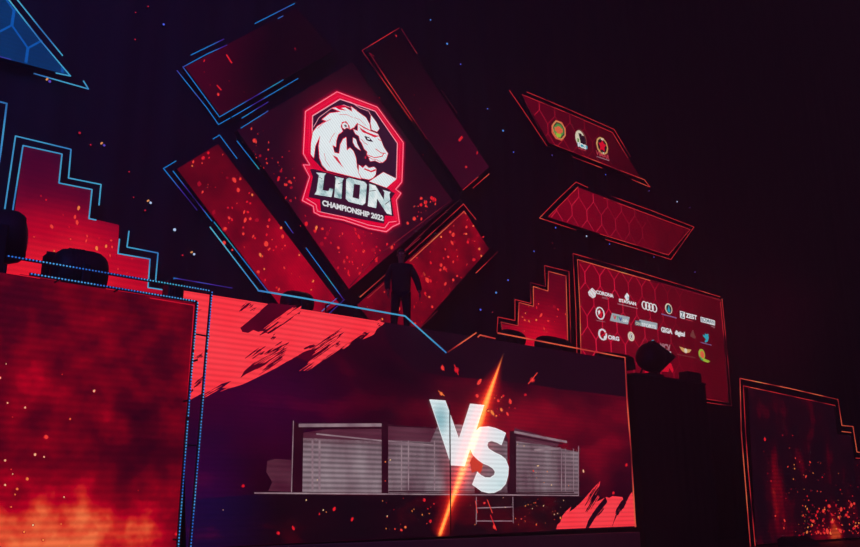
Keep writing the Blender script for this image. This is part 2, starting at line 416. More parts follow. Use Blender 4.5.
CENTER = [(182, 290), (626, 361), (636, 527), (186, 548.5)]
def fill_center(s):
    # top black band of the picture
    s.shape([(383, 322), (626, 361.5), (628, 397), (560, 389), (500, 380), (452, 377), (415, 371), (392, 350), (386, 336)], M_black, 1)
    s.shape([(186, 500), (255, 494.5), (580, 497), (635, 497), (636, 526.5), (186, 548)], M_blackred, 1)
    # red brushed paint, upper left
    s.shape([(182.3, 290.5), (380, 321.5), (384, 323), (382.5, 325), (378, 327), (376, 330), (374, 334), (371, 336), (362, 339.5), (371, 331.5), (360, 335.5), (352, 341), (345, 345),
             (334, 352), (324, 358), (311, 369), (316, 361), (307, 364), (312, 356), (304, 353), (296, 357), (286, 362), (276, 368), (262, 375), (250, 381), (241, 385), (229, 388.5), (222, 388), (231, 381), (221, 384), (212, 388), (204, 392), (197, 396), (186, 402)], M_paint, 3)
    T = M_torn
    # dark strokes on the red paint
    s.shape([(269, 303), (297, 306), (294, 309), (287, 312), (280, 318), (284, 316), (276, 324), (281, 322), (279, 327), (272, 332), (268, 334), (262, 331), (258, 332), (253, 330), (248, 333), (242, 332), (240, 328), (246, 323), (252, 318), (258, 313), (263, 308)], T, 4)
    s.brush((294, 308), (255, 331), 15, T, 3, 13, 4); s.brush((299, 308), (268, 326), 9, T, 5, 7, 4)
    s.brush((302, 311), (292, 317), 2, T, 6, 3, 4); s.brush((252, 302), (239, 313), 5, T, 7, 5, 4); s.brush((258, 307), (248, 312), 1.6, T, 8, 3, 4)
    s.brush((276, 335), (267, 342), 3, T, 9, 4, 4)
    s.shape([(289, 342), (275, 349), (262, 357), (252, 364), (244, 371), (240, 378), (246, 374), (256, 369), (268, 362), (280, 352)], T, 4)
    s.brush((290, 342), (247, 370), 9, T, 10, 10, 4); s.brush((287, 352), (256, 373), 6, T, 11, 7, 4); s.brush((266, 347), (246, 362), 6, T, 12, 6, 4)
    s.shape([(344, 332), (330, 339), (320, 347), (308, 352), (296, 357), (308, 362), (318, 355), (332, 344)], T, 4)
    s.brush((344, 332), (304, 360), 9, T, 13, 10, 4); s.brush((342, 341), (333, 347), 2, T, 14, 3, 4); s.brush((318, 345), (290, 358), 6, T, 15, 6, 4)
    s.brush((370, 331), (355, 339), 2, T, 16, 3, 4); s.brush((381, 323), (376, 327), 2, T, 17, 3, 4)
    s.brush((204, 353), (194, 360), 2.5, T, 18, 4, 4); s.brush((204, 378), (192, 388), 3, T, 19, 4, 4); s.brush((193, 388), (188, 395), 2.5, T, 27, 3, 4)
    s.brush((200, 308), (196, 316), 1.5, T, 28, 3, 4)
    for a, b_, w, sd in (((301, 305), (264, 332), 7, 41), ((292, 312), (272, 330), 4, 42), ((288, 346), (252, 370), 4, 43), ((341, 336), (306, 360), 5, 44), ((277, 350), (250, 366), 3, 45)): s.brush(a, b_, w, M_paint, sd, 6, 5)
    for a, b_, w, sd in (((328, 354), (300, 373), 5, 46), ((262, 372), (219, 391), 4, 47), ((384, 320), (358, 340), 5, 48), ((222, 384), (190, 402), 5, 49), ((352, 340), (322, 361), 4, 50)): s.brush(a, b_, w, M_paint, sd, 7, 3)
    # red paint, lower right
    s.shape([(556, 529.2), (557, 525), (560, 522), (562, 516), (566, 511), (571, 506.5), (569, 512), (574, 508.5), (581, 502), (588, 494), (594, 487), (600, 481), (599, 487), (597, 494), (599, 497), (596, 502),
             (606, 497), (609, 498), (612, 496), (622, 497), (623, 500), (620, 505), (626, 500), (632, 491.5), (636, 526)], M_paint, 3)
    K = M_black
    s.shape([(605, 497), (599, 504), (593, 512), (588, 520), (585, 528.8), (588, 528.7), (594, 519), (600, 511), (607, 502)], K, 4)
    s.brush((601, 484), (584, 512), 7, K, 21, 9, 4); s.brush((622, 499), (612, 527), 4, K, 22, 6, 4); s.brush((628, 494), (616, 516), 5, K, 23, 5, 4)
    s.brush((608, 500), (590, 523), 4, K, 24, 5, 4)
    # fighting cage picture
    s.shape([(300, 433), (372, 423), (430, 428), (505, 433), (508, 440), (506, 492), (300, 492)], M_cagedark, 2)
    s.shape([(300, 433), (384, 429), (384, 445), (300, 443)], M_cagedark, 3)
    s.shape([(302, 438), (383, 441), (383, 493), (301, 492)], M_cage, 3)
    s.shape([(388, 440), (430, 442), (438, 424), (470, 425), (507, 442), (507, 493), (388, 493)], M_cage, 3)
    s.shape([(267, 461), (275, 459), (291, 460), (291, 492), (268, 491), (272, 482), (266, 472)], M_cagedark, 3)
    s.shape([(514, 436), (553, 447), (578, 452), (578, 494), (514, 493)], M_cage, 3)
    s.shape([(514, 428), (530, 432), (545, 437), (560, 441), (557, 447), (514, 441)], M_cagedark, 3)
    s.shape([(292, 421), (303, 426), (302, 492), (291, 492)], M_post, 4)
    s.stroke([(293, 421), (291, 492)], 1.0, M_rail, 5)
    s.stroke([(299, 425.5), (382, 425)], 3.2, M_rail, 5); s.stroke([(299, 428.5), (382, 428)], 2, M_post, 5)
    s.stroke([(316, 434), (384, 441)], 1.4, M_rail, 5); s.stroke([(388, 428), (430, 429)], 2.5, M_cagedark, 5); s.stroke([(388, 425.5), (432, 428)], 1.4, M_post, 5)
    s.stroke([(388, 441), (440, 446)], 1.2, M_rail, 5)
    for x in (312, 319, 401, 408, 434): s.stroke([(x, 441), (x, 490)], 2.2 if x < 330 else 1.5, M_rail, 5)
    for x in (561, 565, 573): s.stroke([(x, 449), (x, 491)], 1.2, M_rail, 5)
    s.stroke([(534, 450), (560, 448.5)], 2, M_rail, 5)
    for x in (381, 509): s.shape([(x, 421 if x < 400 else 431), (x+6.5, 421 if x < 400 else 431.5), (x+6.5, 493), (x, 493)], M_post, 6)
    s.stroke([(514, 432), (566, 442)], 2.2, M_rail, 6); s.stroke([(514, 435), (562, 444)], 1.2, M_post, 6)
    s.shape([(474, 478), (480, 478), (480, 494), (474, 494)], M_post, 6)
    s.stroke([(254, 493), (578, 495.5)], 1.2, M_rail, 7); s.stroke([(578, 446), (578, 495)], 1, M_rail, 5)
    s.stroke([(388, 491.5), (573, 492.5)], 1, M_post, 7)
    for a, b in (((476, 497), (476, 524)), ((512.5, 497), (513, 523)), ((476, 508), (512, 507)), ((476, 521), (512, 521))): s.stroke([a, b], .9, M_rail, 3)
    # letters
    V = [(428.5, 400), (444, 401), (457.7, 439.5), (469, 404.2), (483, 405.6), (463.5, 466.3), (450.3, 465.4)]
    S = [(479, 427.5), (487.6, 426.9), (494.6, 428.6), (500.3, 431), (504.5, 433.2), (500.3, 444.8), (496, 442.4), (490.4, 440.6), (487, 442), (486, 445.5), (487.6, 449), (493.2, 452.5), (500, 455.8), (504.5, 459.5),
         (507.3, 466.8), (507, 475), (504.5, 483.7), (499.6, 489.3), (493.2, 492.4), (487.6, 492.8), (480.6, 491), (471.4, 484.4), (476.3, 472.1), (479.9, 475.5), (484, 477.7), (489, 478), (493.2, 475.2), (494.2, 471.7),
         (491.8, 468.2), (487.6, 465.4), (482, 463.2), (477, 459.7), (472, 454.8), (469.5, 449), (470.5, 440), (473, 433)]
    s.shape(S, M_vs, 9); s.stroke(S, .9, M_vsedge, 10, True)
    s.shape(V, M_vs, 11); s.stroke(V[:5], .9, M_vsedge, 12); s.stroke([V[0], V[-1]], .9, M_vsedge, 12)
    s.shape([(473, 455), (477, 460), (482, 463.5), (481, 470), (479, 474), (476, 471), (471, 473), (469, 462)], flat('video_orange_shade', (215, 62, 45), scan=None), 8)
    # sparks
    R = random.Random(4)
    for x, y, r, m in ((441, 368, 2.2, E_O), (455, 370, 2.8, E_R), (440, 394, 2, E_Y), (476, 396, 2.4, E_O), (478, 382, 2.4, E_O), (509, 402, 2.2, E_O), (524, 395, 1.8, E_R), (500, 410, 2, E_Y), (497, 401, 1.6, E_O), (531, 380, 2.6, E_O),
                       (491, 413, 2, E_Y), (487, 411, 2, E_Y), (502, 396, 1.4, E_R), (506, 414, 1.6, E_O), (495, 416, 1.3, E_Y), (242, 486, 1.8, E_R), (277, 533, 2, E_R), (292, 528, 1.6, E_R), (333, 509, 1.8, E_R), (351, 519, 1.6, E_R), (318, 514, 1, E_R),
                       (322, 510, 1, E_W), (325, 512, .8, E_Y), (305, 500, .8, E_W), (612, 493, 1.6, E_R), (625, 465, 1.4, E_R), (582, 471, 1.2, E_W), (559, 518, 1, E_Y), (423, 500, 1.7, E_R), (429, 521, 1.7, E_R), (404, 527, 1.4, E_Y), (400, 530, 1.4, E_O), (386, 516, .9, E_W),
                       (384, 462, 1, E_Y), (389, 460, .9, E_W), (384, 481, 1, E_O), (536, 466, .8, E_W), (532, 471, .9, E_O), (550, 485, .7, E_W), (316, 480, .7, E_W), (535, 525, .9, E_O), (544, 523, .7, E_Y), (222, 510, .5, E_W), (483, 503, 1.6, E_O), (493, 527, 1.8, E_O)):
        s.ember(x, y, r, m, R, 13)
    s.stroke([(441, 365), (443, 371)], .8, E_R, 13); s.stroke([(453, 365), (457, 375)], 1.2, E_R, 13); s.stroke([(527, 384), (536, 373)], 1.1, E_O, 13)
    s.stroke([(437, 391), (443, 396)], .9, E_Y, 13); s.stroke([(486, 500), (491, 513)], .9, E_O, 13); s.stroke([(489, 515), (495, 530)], 1, E_R, 13); s.stroke([(474, 501), (476, 513)], .8, E_O, 13)
    s.embers([(495, 497), (570, 498), (555, 526), (495, 528)], 26, (.35, .8), [E_Y, E_W, E_O], 30, layer=13)
    s.embers([(380, 497), (480, 497), (480, 528), (380, 530)], 22, (.35, .8), [E_Y, E_R, E_O], 31, layer=13)
    s.embers([(458, 440), (468, 420), (500, 385), (520, 410), (505, 425), (480, 470), (450, 520), (440, 510)], 40, (.3, .8), [E_Y, E_R, E_O], 32, layer=8)
    s.embers([(515, 440), (570, 455), (570, 490), (515, 490)], 8, (.3, .6), [E_Y, E_W], 33, layer=8)
centre = panel('video_screen', 'wide centre stage screen showing large white VS letters over a fighting cage', 'screen', CENTER, Y_SCREEN, M_field, fill_center, depth=.14, brackets=False)
b = MB(); q0 = at(450.5, 405, Y_SCREEN-.045); q1 = at(449.6, 534.5, Y_SCREEN-.045)
b.box(((q0.x+q1.x)/2, Y_SCREEN-.05, (q0.z+q1.z)/2-.0), (.022, .01, (q0.z-q1.z)), BLK); tag(b.build('panel_seam', centre), 'thin black seam between screen sections')
# plinth below the screen
pA = at(186, 548.5, Y_SCREEN); pB = at(636, 527, Y_SCREEN); zt = min(pA.z, pB.z) - .005
mb = MB(); mb.box(((pA.x+pB.x)/2, Y_SCREEN+.05, (Z_STAGE+zt)/2), (pB.x-pA.x, .3, zt-Z_STAGE), paint('plinth_black', (150, 128, 120), .8), bev=.01)
tag(mb.build('screen_plinth', loc=((pA.x+pB.x)/2, Y_SCREEN, Z_STAGE)), 'low dark plinth under the wide VS screen', 'plinth')

# frame strips along the deck edge
def edge_strip(label, pts, m, Y=Y_SCREEN-.1, posts=()):
    q = [at(x, y, Y) for x, y in pts]; root = thing('led_edge_strip', label, 'light strip', (sum(a.x for a in q)/len(q), Y, min(a.z for a in q)))
    b = MB(); b.tube(q, .014, m, 6); b.build('led_tape', root)
    for x, y in posts:
        p = at(x, y, Y); pb = MB(); pb.box((p.x, Y+.07, p.z-.012), (.02, .14, .02), BLK)
        if p.z > Z_DECK: pb.box((p.x, Y+.13, (p.z+Z_DECK)/2), (.02, .02, p.z-Z_DECK), BLK)
        pb.build('support_post', root)
    return root
edge_strip('bright blue light strip along the deck edge, passing under the standing person', [(258, 290.5), (300, 297.5), (405, 316), (446, 352.5)], CYAN, posts=[(266, 292), (330, 303), (400, 315), (425, 334)])
edge_strip('short orange light strip rising right from the notch above the VS screen', [(448, 352), (476, 333)], ORANGE, posts=[(462, 342.5)])
edge_strip('tiny orange light strip piece over the deck, right of the notch', [(478, 337), (480, 335), (495, 338.5)], ORANGE, posts=[(490, 337.4)])
edge_strip('long orange light strip along the right top and side of the VS screen', [(498, 333), (560, 345), (625, 357.5), (627, 400), (631, 450), (635.5, 527)], ORANGE, Y=Y_SCREEN-.03, posts=[(510, 335.4), (600, 352.8)])

# ================================================================== LEFT FRONT SCREEN
def lpt(x, y): q = at(x, y, Y_LEFT); return q.x, q.z
a1 = lpt(20, 550); a2 = lpt(90, 545); a3 = lpt(40, 370); a4 = lpt(160, 430); a5 = lpt(-10, 330); a6 = lpt(150, 520); a7=lpt(15,300); a8=lpt(145,350)
M_left = led('video_fire_left', [(0, (40, 0, 16)), (.25, (78, 0, 18)), (.5, (128, 0, 20)), (.66, (178, 0, 28)), (.78, (205, 40, 30)), (.9, (226, 82, 48)), (1, (238, 108, 62))], nscale=(2.4, 2.4), detail=6, noise_amp=.44, base=.14,
    fac=[((a1[0]-.2, a1[1]+.1, 1.6, 1.15), .50), ((a2[0]+.1, a2[1], 1.4, 1.0), .40), ((a3[0], a3[1]-.3, 1.3, .9), .08), ((a4[0]-.2, a4[1], .6, 1.1), -.26), ((a7[0], a7[1], .8, .7), -.2), ((a8[0]+.1, a8[1]+.4, .7, .6), -.06), ((a6[0], a6[1]-.1, .7, .6), .16)],
    scan=(.093, .13, .0, 1))
LEFT = [(-60, 263), (195.5, 303), (187.5, 410), (177.5, 556), (-60, 572)]
EDGE_R = flat('screen_edge_red', (215, 18, 44), scan=None)
def fill_left(s):
    R = random.Random(8)
    for x, y, r, m in ((94, 391, 2, E_W), (46, 437, 3, E_O), (25, 407.5, 1.5, E_W), (7.5, 403, 1.4, E_W), (0, 378, 1.8, E_W), (62, 374.5, 1, E_O), (6, 364, 1, E_W), (70, 419, 1.4, E_Y), (12.5, 417, .8, E_O), (35, 454.5, 2, E_W), (44, 456.8, 1.3, E_W),
                       (5, 460.5, 1.6, E_W), (27, 479, 2.2, E_Y), (5, 485, 1.7, E_W), (17, 489, 1.8, E_Y), (15, 494.5, 1.2, E_Y), (11, 469.5, 1, E_O), (12.5, 474, 1, E_W), (64, 497, 1.2, E_W), (24, 532, 2, E_Y), (33, 525, 1.5, E_W), (61, 524, 1, E_Y), (43, 540, 1.6, E_Y), (11, 507, 1.3, E_Y), (138, 490.5, .9, E_O), (176, 534, 2.2, E_R), (69, 546, 1.2, E_Y)):
        s.ember(x, y, r, m, R, 2, 1.1)
    s.stroke([(150, 298), (194, 305.3), (186, 420)], 1.0, EDGE_R, 1)
    s.stroke([(20, 274.5), (60, 281)], .8, flat('video_edge_dim', (150, 8, 30), scan=None), 1)
left = panel('video_screen', 'large left front screen showing red smoke with orange fire at the bottom', 'screen', LEFT, Y_LEFT, M_left, fill_left, depth=.16, brackets=False)
# legs so the screen stands on the stage
for x in (0, 110):
    p = at(x, 540, Y_LEFT); b = MB(); zb = 1.05; b.box((p.x, Y_LEFT+.22, (Z_STAGE+4.3)/2), (.08, .1, 4.3-Z_STAGE), BLK); b.build('stand_post', left)
# dotted LED tape frame in front of it
def dotted(root, pts, Y, m, pitch=.040, r=.0132, name='dotted_led_strip'):
    q = [at(x, y, Y) for x, y in pts]; b = MB()
    for A, B in zip(q[:-1], q[1:]):
        d = B-A; L = d.length; d.normalize(); up = Vector((0, 1, 0)); sd = d.cross(up)
        w = .017; off = Vector((0, .02, 0)); vs = [A-sd*w+off, B-sd*w+off, B+sd*w+off, A+sd*w+off]; k = Vector((0, .02, 0))
        b.add(vs + [v+k for v in vs], [(0,1,2,3), (7,6,5,4), (0,4,5,1), (1,5,6,2), (2,6,7,3), (3,7,4,0)], BLK)
        n = int(L/pitch)
        for i in range(n):
            p = A + d*(pitch*(i+.5)); vs = [p+d*r, p+sd*r, p-d*r, p-sd*r, p-up*r*1.1, p+up*r]
            b.add(vs, [(0,1,4), (1,2,4), (2,3,4), (3,0,4), (1,0,5), (2,1,5), (3,2,5), (0,3,5)], m, True)
    return b.build(name, root)
DOT = neon('pixel_tape_blue', (78, 165, 238), (48, 118, 228), (72, 182, 222), 1.6, .9)
YF = Y_LEFT - .25
fr = thing('pixel_light_frame', 'double dotted blue light frame around the large left screen', 'light frame', (at(205, 420, YF).x, YF, 1.0))
dotted(fr, [(7, 255.7), (212.3, 291), (207, 352), (201.5, 420), (190, 557)], YF, DOT)
dotted(fr, [(30, 273.5), (198, 301.5), (193.5, 352), (188, 420), (177.7, 557)], YF, DOT)
for (x, y), (x2, y2) in (((195, 334), (209, 336.5)), ((187, 445), (199, 445.5)), ((176, 286), (175, 297)), ((60, 264.5), (59, 278.5))):
    A = at(x, y, YF+.045); B = at(x2, y2, YF+.045); b = MB(); b.tube([A, B], .013, BLK, 4, False); b.build('cross_bar', fr)
for x, y in ((180, 540), (197, 360), (190, 400), (60, 279), (120, 288.5)):
    A = at(x, y, YF+.04); b = MB(); b.tube([A, A + Vector((0, Y_LEFT+.02-YF-.04, 0))], .014, BLK, 6); b.build('stand_off', fr)

# ================================================================== RIGHT FRONT SCREEN
r1 = cpt(780, 500); r2 = cpt(835, 530); r3 = cpt(850, 500); r4 = cpt(800, 545)
M_right = led('video_fire_right', [(0, (18, 4, 14)), (.35, (30, 3, 14)), (.55, (66, 0, 16)), (.75, (108, 2, 16)), (.9, (150, 26, 20)), (1, (185, 60, 30))], nscale=(1.3, .8), detail=5, noise_amp=.8, base=-.14,
    fac=[((r1[0], r1[1], 1.1, 1.6), .35), ((r4[0], r4[1], 3.4, .8), .35), ((r2[0]+.4, r2[1], 1.9, 1.0), .3)], scan=(.1, .2, 0, 1))
RIGHT = [(748, 388), (834, 405), (837, 434), (851, 436), (854, 460), (862, 460), (930, 466), (930, 532), (756, 544.5)]
def fill_right(s):
    m = [E_Y, E_O, E_R, E_D]
    s.embers([(790, 455), (858, 465), (860, 532), (800, 537)], 90, (.3, .8), m, 51, layer=2, bias=lambda x, y: .15 + .85*max(0, (y-450)/85))
    s.embers([(805, 500), (858, 500), (860, 533), (800, 536)], 100, (.4, 1.3), [E_Y, E_O, E_R, E_R, E_D, E_O], 52, layer=3, bias=lambda x, y: .3 + .7*(y-500)/35)
    s.embers([(758, 430), (800, 430), (800, 536), (762, 537)], 26, (.4, 1.1), [E_O, E_R, E_D], 53, layer=2)
    R = random.Random(3)
    for x, y, r in ((829, 506, 3), (832, 522, 3.4), (823, 511, 2.4), (813, 521, 2.4), (840, 531, 3), (827, 531, 3), (851, 505, 2.4), (846, 515, 2.6), (818, 532, 2.6)): s.ember(x, y, r*.7, E_O, R, 3)
right = panel('video_screen', 'dark right front screen with glowing fire sparks low down, by the photo edge', 'screen', RIGHT, Y_SCREEN, M_right, fill_right, brackets=False,
    strips=[([(750.5, 547), (745, 478), (741.3, 432), (740, 378.3), (790, 388.5), (838, 399.5)], ORANGE), ([(755.3, 547), (748.3, 470), (745.6, 432), (743.3, 385.8), (775, 392.5), (835, 405.5)], RED),
            ([(838, 400), (842, 425.5), (853, 426.5), (857, 452), (866, 453)], ORANGE), ([(842, 431.5), (851, 432.5)], ORANGE), ([(856, 458), (866, 459)], RED)])
b = MB(); pz = at(755, 541, Y_SCREEN)
for x in (765, 850): 
    p = at(x, 500, Y_SCREEN); b = MB(); b.box((p.x, Y_SCREEN+.2, (Z_STAGE+4.2)/2), (.09, .12, 4.2-Z_STAGE), BLK); b.build('stand_post', right)

# ================================================================== LOGO (upper big panel)
def A(pts): return [(295 + x/6.835, 85 + y/6.835) for x, y in pts]
def B(pts): return [(295 + x/6.835, 155 + y/6.835) for x, y in pts]
def upt(x, y): q = at(x, y, Y_UP); return q.x, q.z
L_RED = flat('logo_red_band', (240, 0, 54), scan=DIA); L_PINK = flat('logo_pink_line', (255, 165, 180), scan=None); L_HOT = flat('logo_hot_line', (255, 40, 80), scan=None)
L_DARK = led('logo_dark', [(0, (44, 12, 38)), (1, (60, 14, 44))], scan=DIA)
L_W = led('logo_lion_white', [(0, (226, 236, 240)), (1, (238, 246, 248))], scan=(.062, .10, .7, .7))
L_T = led('logo_letter_steel', [(0, (120, 160, 165)), (.35, (196, 220, 222)), (1, (244, 250, 250))], nscale=(5, 5), detail=4, noise_amp=1.1, scan=(.062, .06, .7, .7))
def lwhite(s, pts, layer=8, out=1.6):
    s.stroke(pts, out, L_RED, layer-1, True); s.shape(pts, L_W, layer)
def fill_logo(s):
    outer = A([(285, 48), (560, 152), (738, 395), (735, 500)]) + B([(728, 185), (686, 235), (722, 262), (690, 308), (712, 468), (665, 490), (622, 525), (500, 502), (330, 445), (170, 415), (128, 392), (124, 352), (48, 312), (98, 150), (55, 68), (100, 70)]) + A([(55, 470), (70, 182)])
    s.stroke(outer, 7, flat('logo_halo_outer', (112, 0, 34), scan=DIA), 1, True); s.stroke(outer, 3.4, flat('logo_halo_inner', (186, 0, 44), scan=DIA), 2, True)  # lens bloom around the emblem, painted as wide dim red strokes
    s.shape(outer, L_RED, 3); s.stroke(outer, 1.4, L_HOT, 3.5, True); s.stroke(outer, .6, L_PINK, 4, True)
    inner = A([(305, 96), (545, 178), (697, 400), (692, 500)]) + B([(690, 165), (640, 205), (625, 240), (200, 110), (112, 20)]) + A([(108, 490), (118, 212)])
    s.shape(inner, L_DARK, 4); s.stroke(A([(112, 480), (118, 212), (305, 98), (545, 180), (697, 400), (690, 640)]), 1.1, L_PINK, 5)
    s.stroke(A([(90, 470), (100, 195), (295, 75), (552, 165), (715, 398), (708, 640)]), .6, L_HOT, 5)
    ban = B([(118, 95), (640, 235), (655, 250), (680, 262), (655, 300), (672, 420), (612, 415), (606, 470), (175, 390), (168, 305), (90, 290), (120, 150), (100, 100)])
    s.shape(ban, L_DARK, 5); s.stroke(B([(75, 300), (140, 340), (150, 385), (330, 425), (500, 480), (610, 500), (640, 460), (690, 455)]), .6, L_PINK, 6)
    s.stroke(B([(110, 165), (80, 90), (130, 95)]), .7, L_HOT, 6); s.stroke(B([(700, 265), (672, 305), (690, 440)]), .7, L_HOT, 6)
    mane = A([(118, 325), (150, 285), (212, 247), (182, 238), (235, 195), (310, 185), (250, 160), (330, 150), (388, 186), (380, 150), (430, 190), (480, 225), (505, 270), (512, 312), (490, 300), (420, 262), (400, 290), (372, 305), (368, 280), (345, 250), (318, 255), (308, 285), (322, 318), (292, 340), (278, 380), (275, 425), (252, 412),
              (265, 465), (298, 472), (306, 410), (325, 372), (345, 360), (350, 450), (372, 432), (395, 455), (412, 500), (420, 570), (440, 620), (446, 642), (215, 585), (182, 550), (164, 500), (158, 420), (168, 345), (134, 420), (124, 500), (104, 475), (106, 400)])
    lwhite(s, mane)
    s.stroke(A([(124, 290), (160, 225), (240, 165), (330, 138), (420, 175)]), .6, L_PINK, 7)
    s.stroke(A([(335, 110), (380, 120), (440, 160), (500, 180), (525, 235)]), .7, L_PINK, 7)
    lwhite(s, A([(515, 210), (550, 255), (572, 300), (556, 322), (520, 308), (512, 262)]), 9, 1.0)
    lwhite(s, A([(318, 268), (335, 258), (355, 272), (362, 300), (345, 292), (335, 305), (320, 295)]), 9, 1.0)
    s.shape(A([(330, 275), (345, 275), (350, 288), (338, 290)]), L_DARK, 10)
    for q in ([(150, 300), (190, 262), (240, 235)], [(232, 395), (246, 360), (268, 330)], [(196, 470), (205, 520), (232, 560)], [(400, 225), (440, 240), (480, 280)], [(300, 205), (350, 205), (390, 225)]): s.stroke(A(q), .45, L_RED, 9)
    s.shape(A([(262, 150), (320, 140), (372, 158), (345, 156), (310, 160), (350, 178), (300, 172)]), L_RED, 9)
    s.shape(A([(250, 480), (285, 498), (328, 572), (290, 530)]), L_RED, 9)
    face = A([(425, 270), (470, 300), (520, 322), (562, 338), (582, 380), (602, 430), (630, 470), (616, 512), (592, 532), (560, 514), (520, 506), (486, 482), (490, 458), (468, 440), (452, 400), (440, 384), (432, 352), (408, 336), (394, 306), (424, 318)])
    lwhite(s, face, 10, 1.3)
    s.shape(A([(432, 290), (480, 322), (540, 345), (572, 352), (540, 362), (498, 342), (455, 325)]), L_RED, 11)
    s.shape(A([(468, 350), (500, 360), (530, 392), (500, 388), (480, 378)]), L_DARK, 11); s.shape(A([(486, 362), (506, 370), (504, 380), (488, 372)]), L_W, 12)
    s.stroke(A([(545, 440), (585, 468), (612, 470)]), .9, L_RED, 11); s.stroke(A([(486, 480), (540, 500), (590, 490), (600, 470)]), .9, L_RED, 11); s.stroke(A([(448, 372), (470, 400), (490, 410)]), .6, L_RED, 11)
    s.stroke(A([(562, 372), (580, 385)]), .8, L_RED, 11)
    lwhite(s, A([(392, 362), (412, 374), (420, 405), (444, 450), (408, 425), (392, 395)]), 9, 1.0)
    lwhite(s, B([(432, 70), (458, 92), (478, 72), (500, 92), (534, 84), (550, 98), (546, 135), (528, 158), (500, 170), (450, 160), (430, 120)]), 10, 1.1)
    s.stroke(B([(470, 98), (515, 116), (545, 104)]), 1.6, L_RED, 11); s.shape(B([(440, 10), (478, 30), (500, 55), (548, 66), (556, 80), (530, 74), (500, 84), (478, 66), (458, 84), (444, 50)]), L_DARK, 11)
    lwhite(s, B([(500, 25), (590, 5), (612, 25), (600, 45), (575, 55), (540, 40), (510, 45)]), 9, .9)
    s.stroke(B([(478, 15), (470, 60), (450, 85)]), 1.6, L_RED, 9)
    lwhite(s, B([(505, 182), (600, 120), (690, 165), (622, 225)]), 8, 1.0)
    # word LION
    SH = flat('logo_letter_shadow', (20, 10, 22), scan=None)
    let = [[(138, 122), (208, 128), (196, 142), (184, 242), (222, 250), (232, 228), (256, 236), (244, 291), (128, 272), (142, 250), (158, 142)],
           [(266, 148), (330, 164), (320, 176), (312, 302), (262, 291), (274, 162)],
           [(345, 168), (362, 158), (470, 186), (486, 204), (476, 330), (456, 346), (362, 322), (342, 302)],
           [(500, 198), (545, 212), (602, 308), (606, 258), (594, 240), (648, 256), (640, 270), (656, 412), (622, 402), (556, 300), (550, 366), (492, 352), (504, 215)]]
    for k, l in enumerate(let): s.shape([(x+.8, y+.5) for x, y in B(l)], SH, 9); s.shape(B(l), L_T, 10)
    s.shape(B([(398, 200), (440, 208), (432, 304), (388, 292)]), L_DARK, 11)
    s.stroke(B([(500, 250), (545, 245)]), .6, L_DARK, 11); s.stroke(B([(610, 340), (650, 310)]), .6, L_DARK, 11); s.stroke(B([(150, 150), (180, 165)]), .5, L_DARK, 11); s.stroke(B([(290, 200), (322, 188)]), .5, L_DARK, 11)
    s.text('CHAMPIONSHIP 2022', B([(180, 345)])[0], B([(600, 0)])[0][0], 5.2, WHITE, 10, .045)
    # embers
    av = [(298, 160), (300, 90), (340, 85), (408, 140), (405, 235), (300, 215)]
    reg = [(240, 140), (262, 130), (295, 150), (300, 222), (400, 235), (415, 190), (440, 200), (352, 287)]
    s.embers(reg, 120, (.5, 1.5), [E_R, E_O, E_R, E_D], 60, avoid=av, bias=lambda x, y: .25 + .75*max(0, min(1, (y-150)/120)))
    R = random.Random(5)
    for x, y, r, m in ((316, 228, 2.2, E_Y), (322, 229, 2.2, E_O), (338, 248, 2.4, E_O), (363, 252, 2.2, E_O), (414, 219, 2.6, E_O), (286, 185, 2, E_O), (294, 178, 1.5, E_O), (268, 150, 1.4, E_O), (256, 158, 1.3, E_O), (251, 129, 1.4, E_O), (421, 219, 1.6, E_O), (424, 203, 1.2, E_O), (430, 202, 1.2, E_O), (278, 180, 1.6, E_R), (352, 262, 1.5, E_R), (300, 226, 1, E_R), (379, 98, 1.2, E_R), (305, 216, 1.2, E_R)): s.ember(x, y, r*.8, m, R, 5)
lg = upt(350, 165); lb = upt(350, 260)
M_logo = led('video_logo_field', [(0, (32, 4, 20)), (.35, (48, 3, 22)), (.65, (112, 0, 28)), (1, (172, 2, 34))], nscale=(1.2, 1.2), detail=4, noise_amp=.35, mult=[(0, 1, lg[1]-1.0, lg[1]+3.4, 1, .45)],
    fac=[((lb[0], lb[1]-.2, 3.2, 2.6), .6)], add=[((lg[0], lg[1]-.1, 1.9, 2.5, 1.2), (175, 0, 42))], scan=DIA)  # red add term paints the emblem's bloom into the panel emission
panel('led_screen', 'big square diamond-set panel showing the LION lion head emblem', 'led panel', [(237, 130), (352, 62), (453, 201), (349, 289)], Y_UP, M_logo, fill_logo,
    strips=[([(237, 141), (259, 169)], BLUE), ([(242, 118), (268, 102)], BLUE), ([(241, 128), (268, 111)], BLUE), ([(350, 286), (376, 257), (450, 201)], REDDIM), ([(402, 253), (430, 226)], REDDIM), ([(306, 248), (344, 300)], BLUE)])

def mk(name, lo, hi, ax, c0, c1, v0, v1, add=(), fac=(), n=.4, sc=1.4, scan=DIA, base=.2):
    return led(name, [(0, lo), (1, hi)], nscale=(sc, sc), detail=4, noise_amp=n, base=base, fac=fac, mult=[(ax[0], ax[1], c0, c1, v0, v1)], add=add, scan=scan)
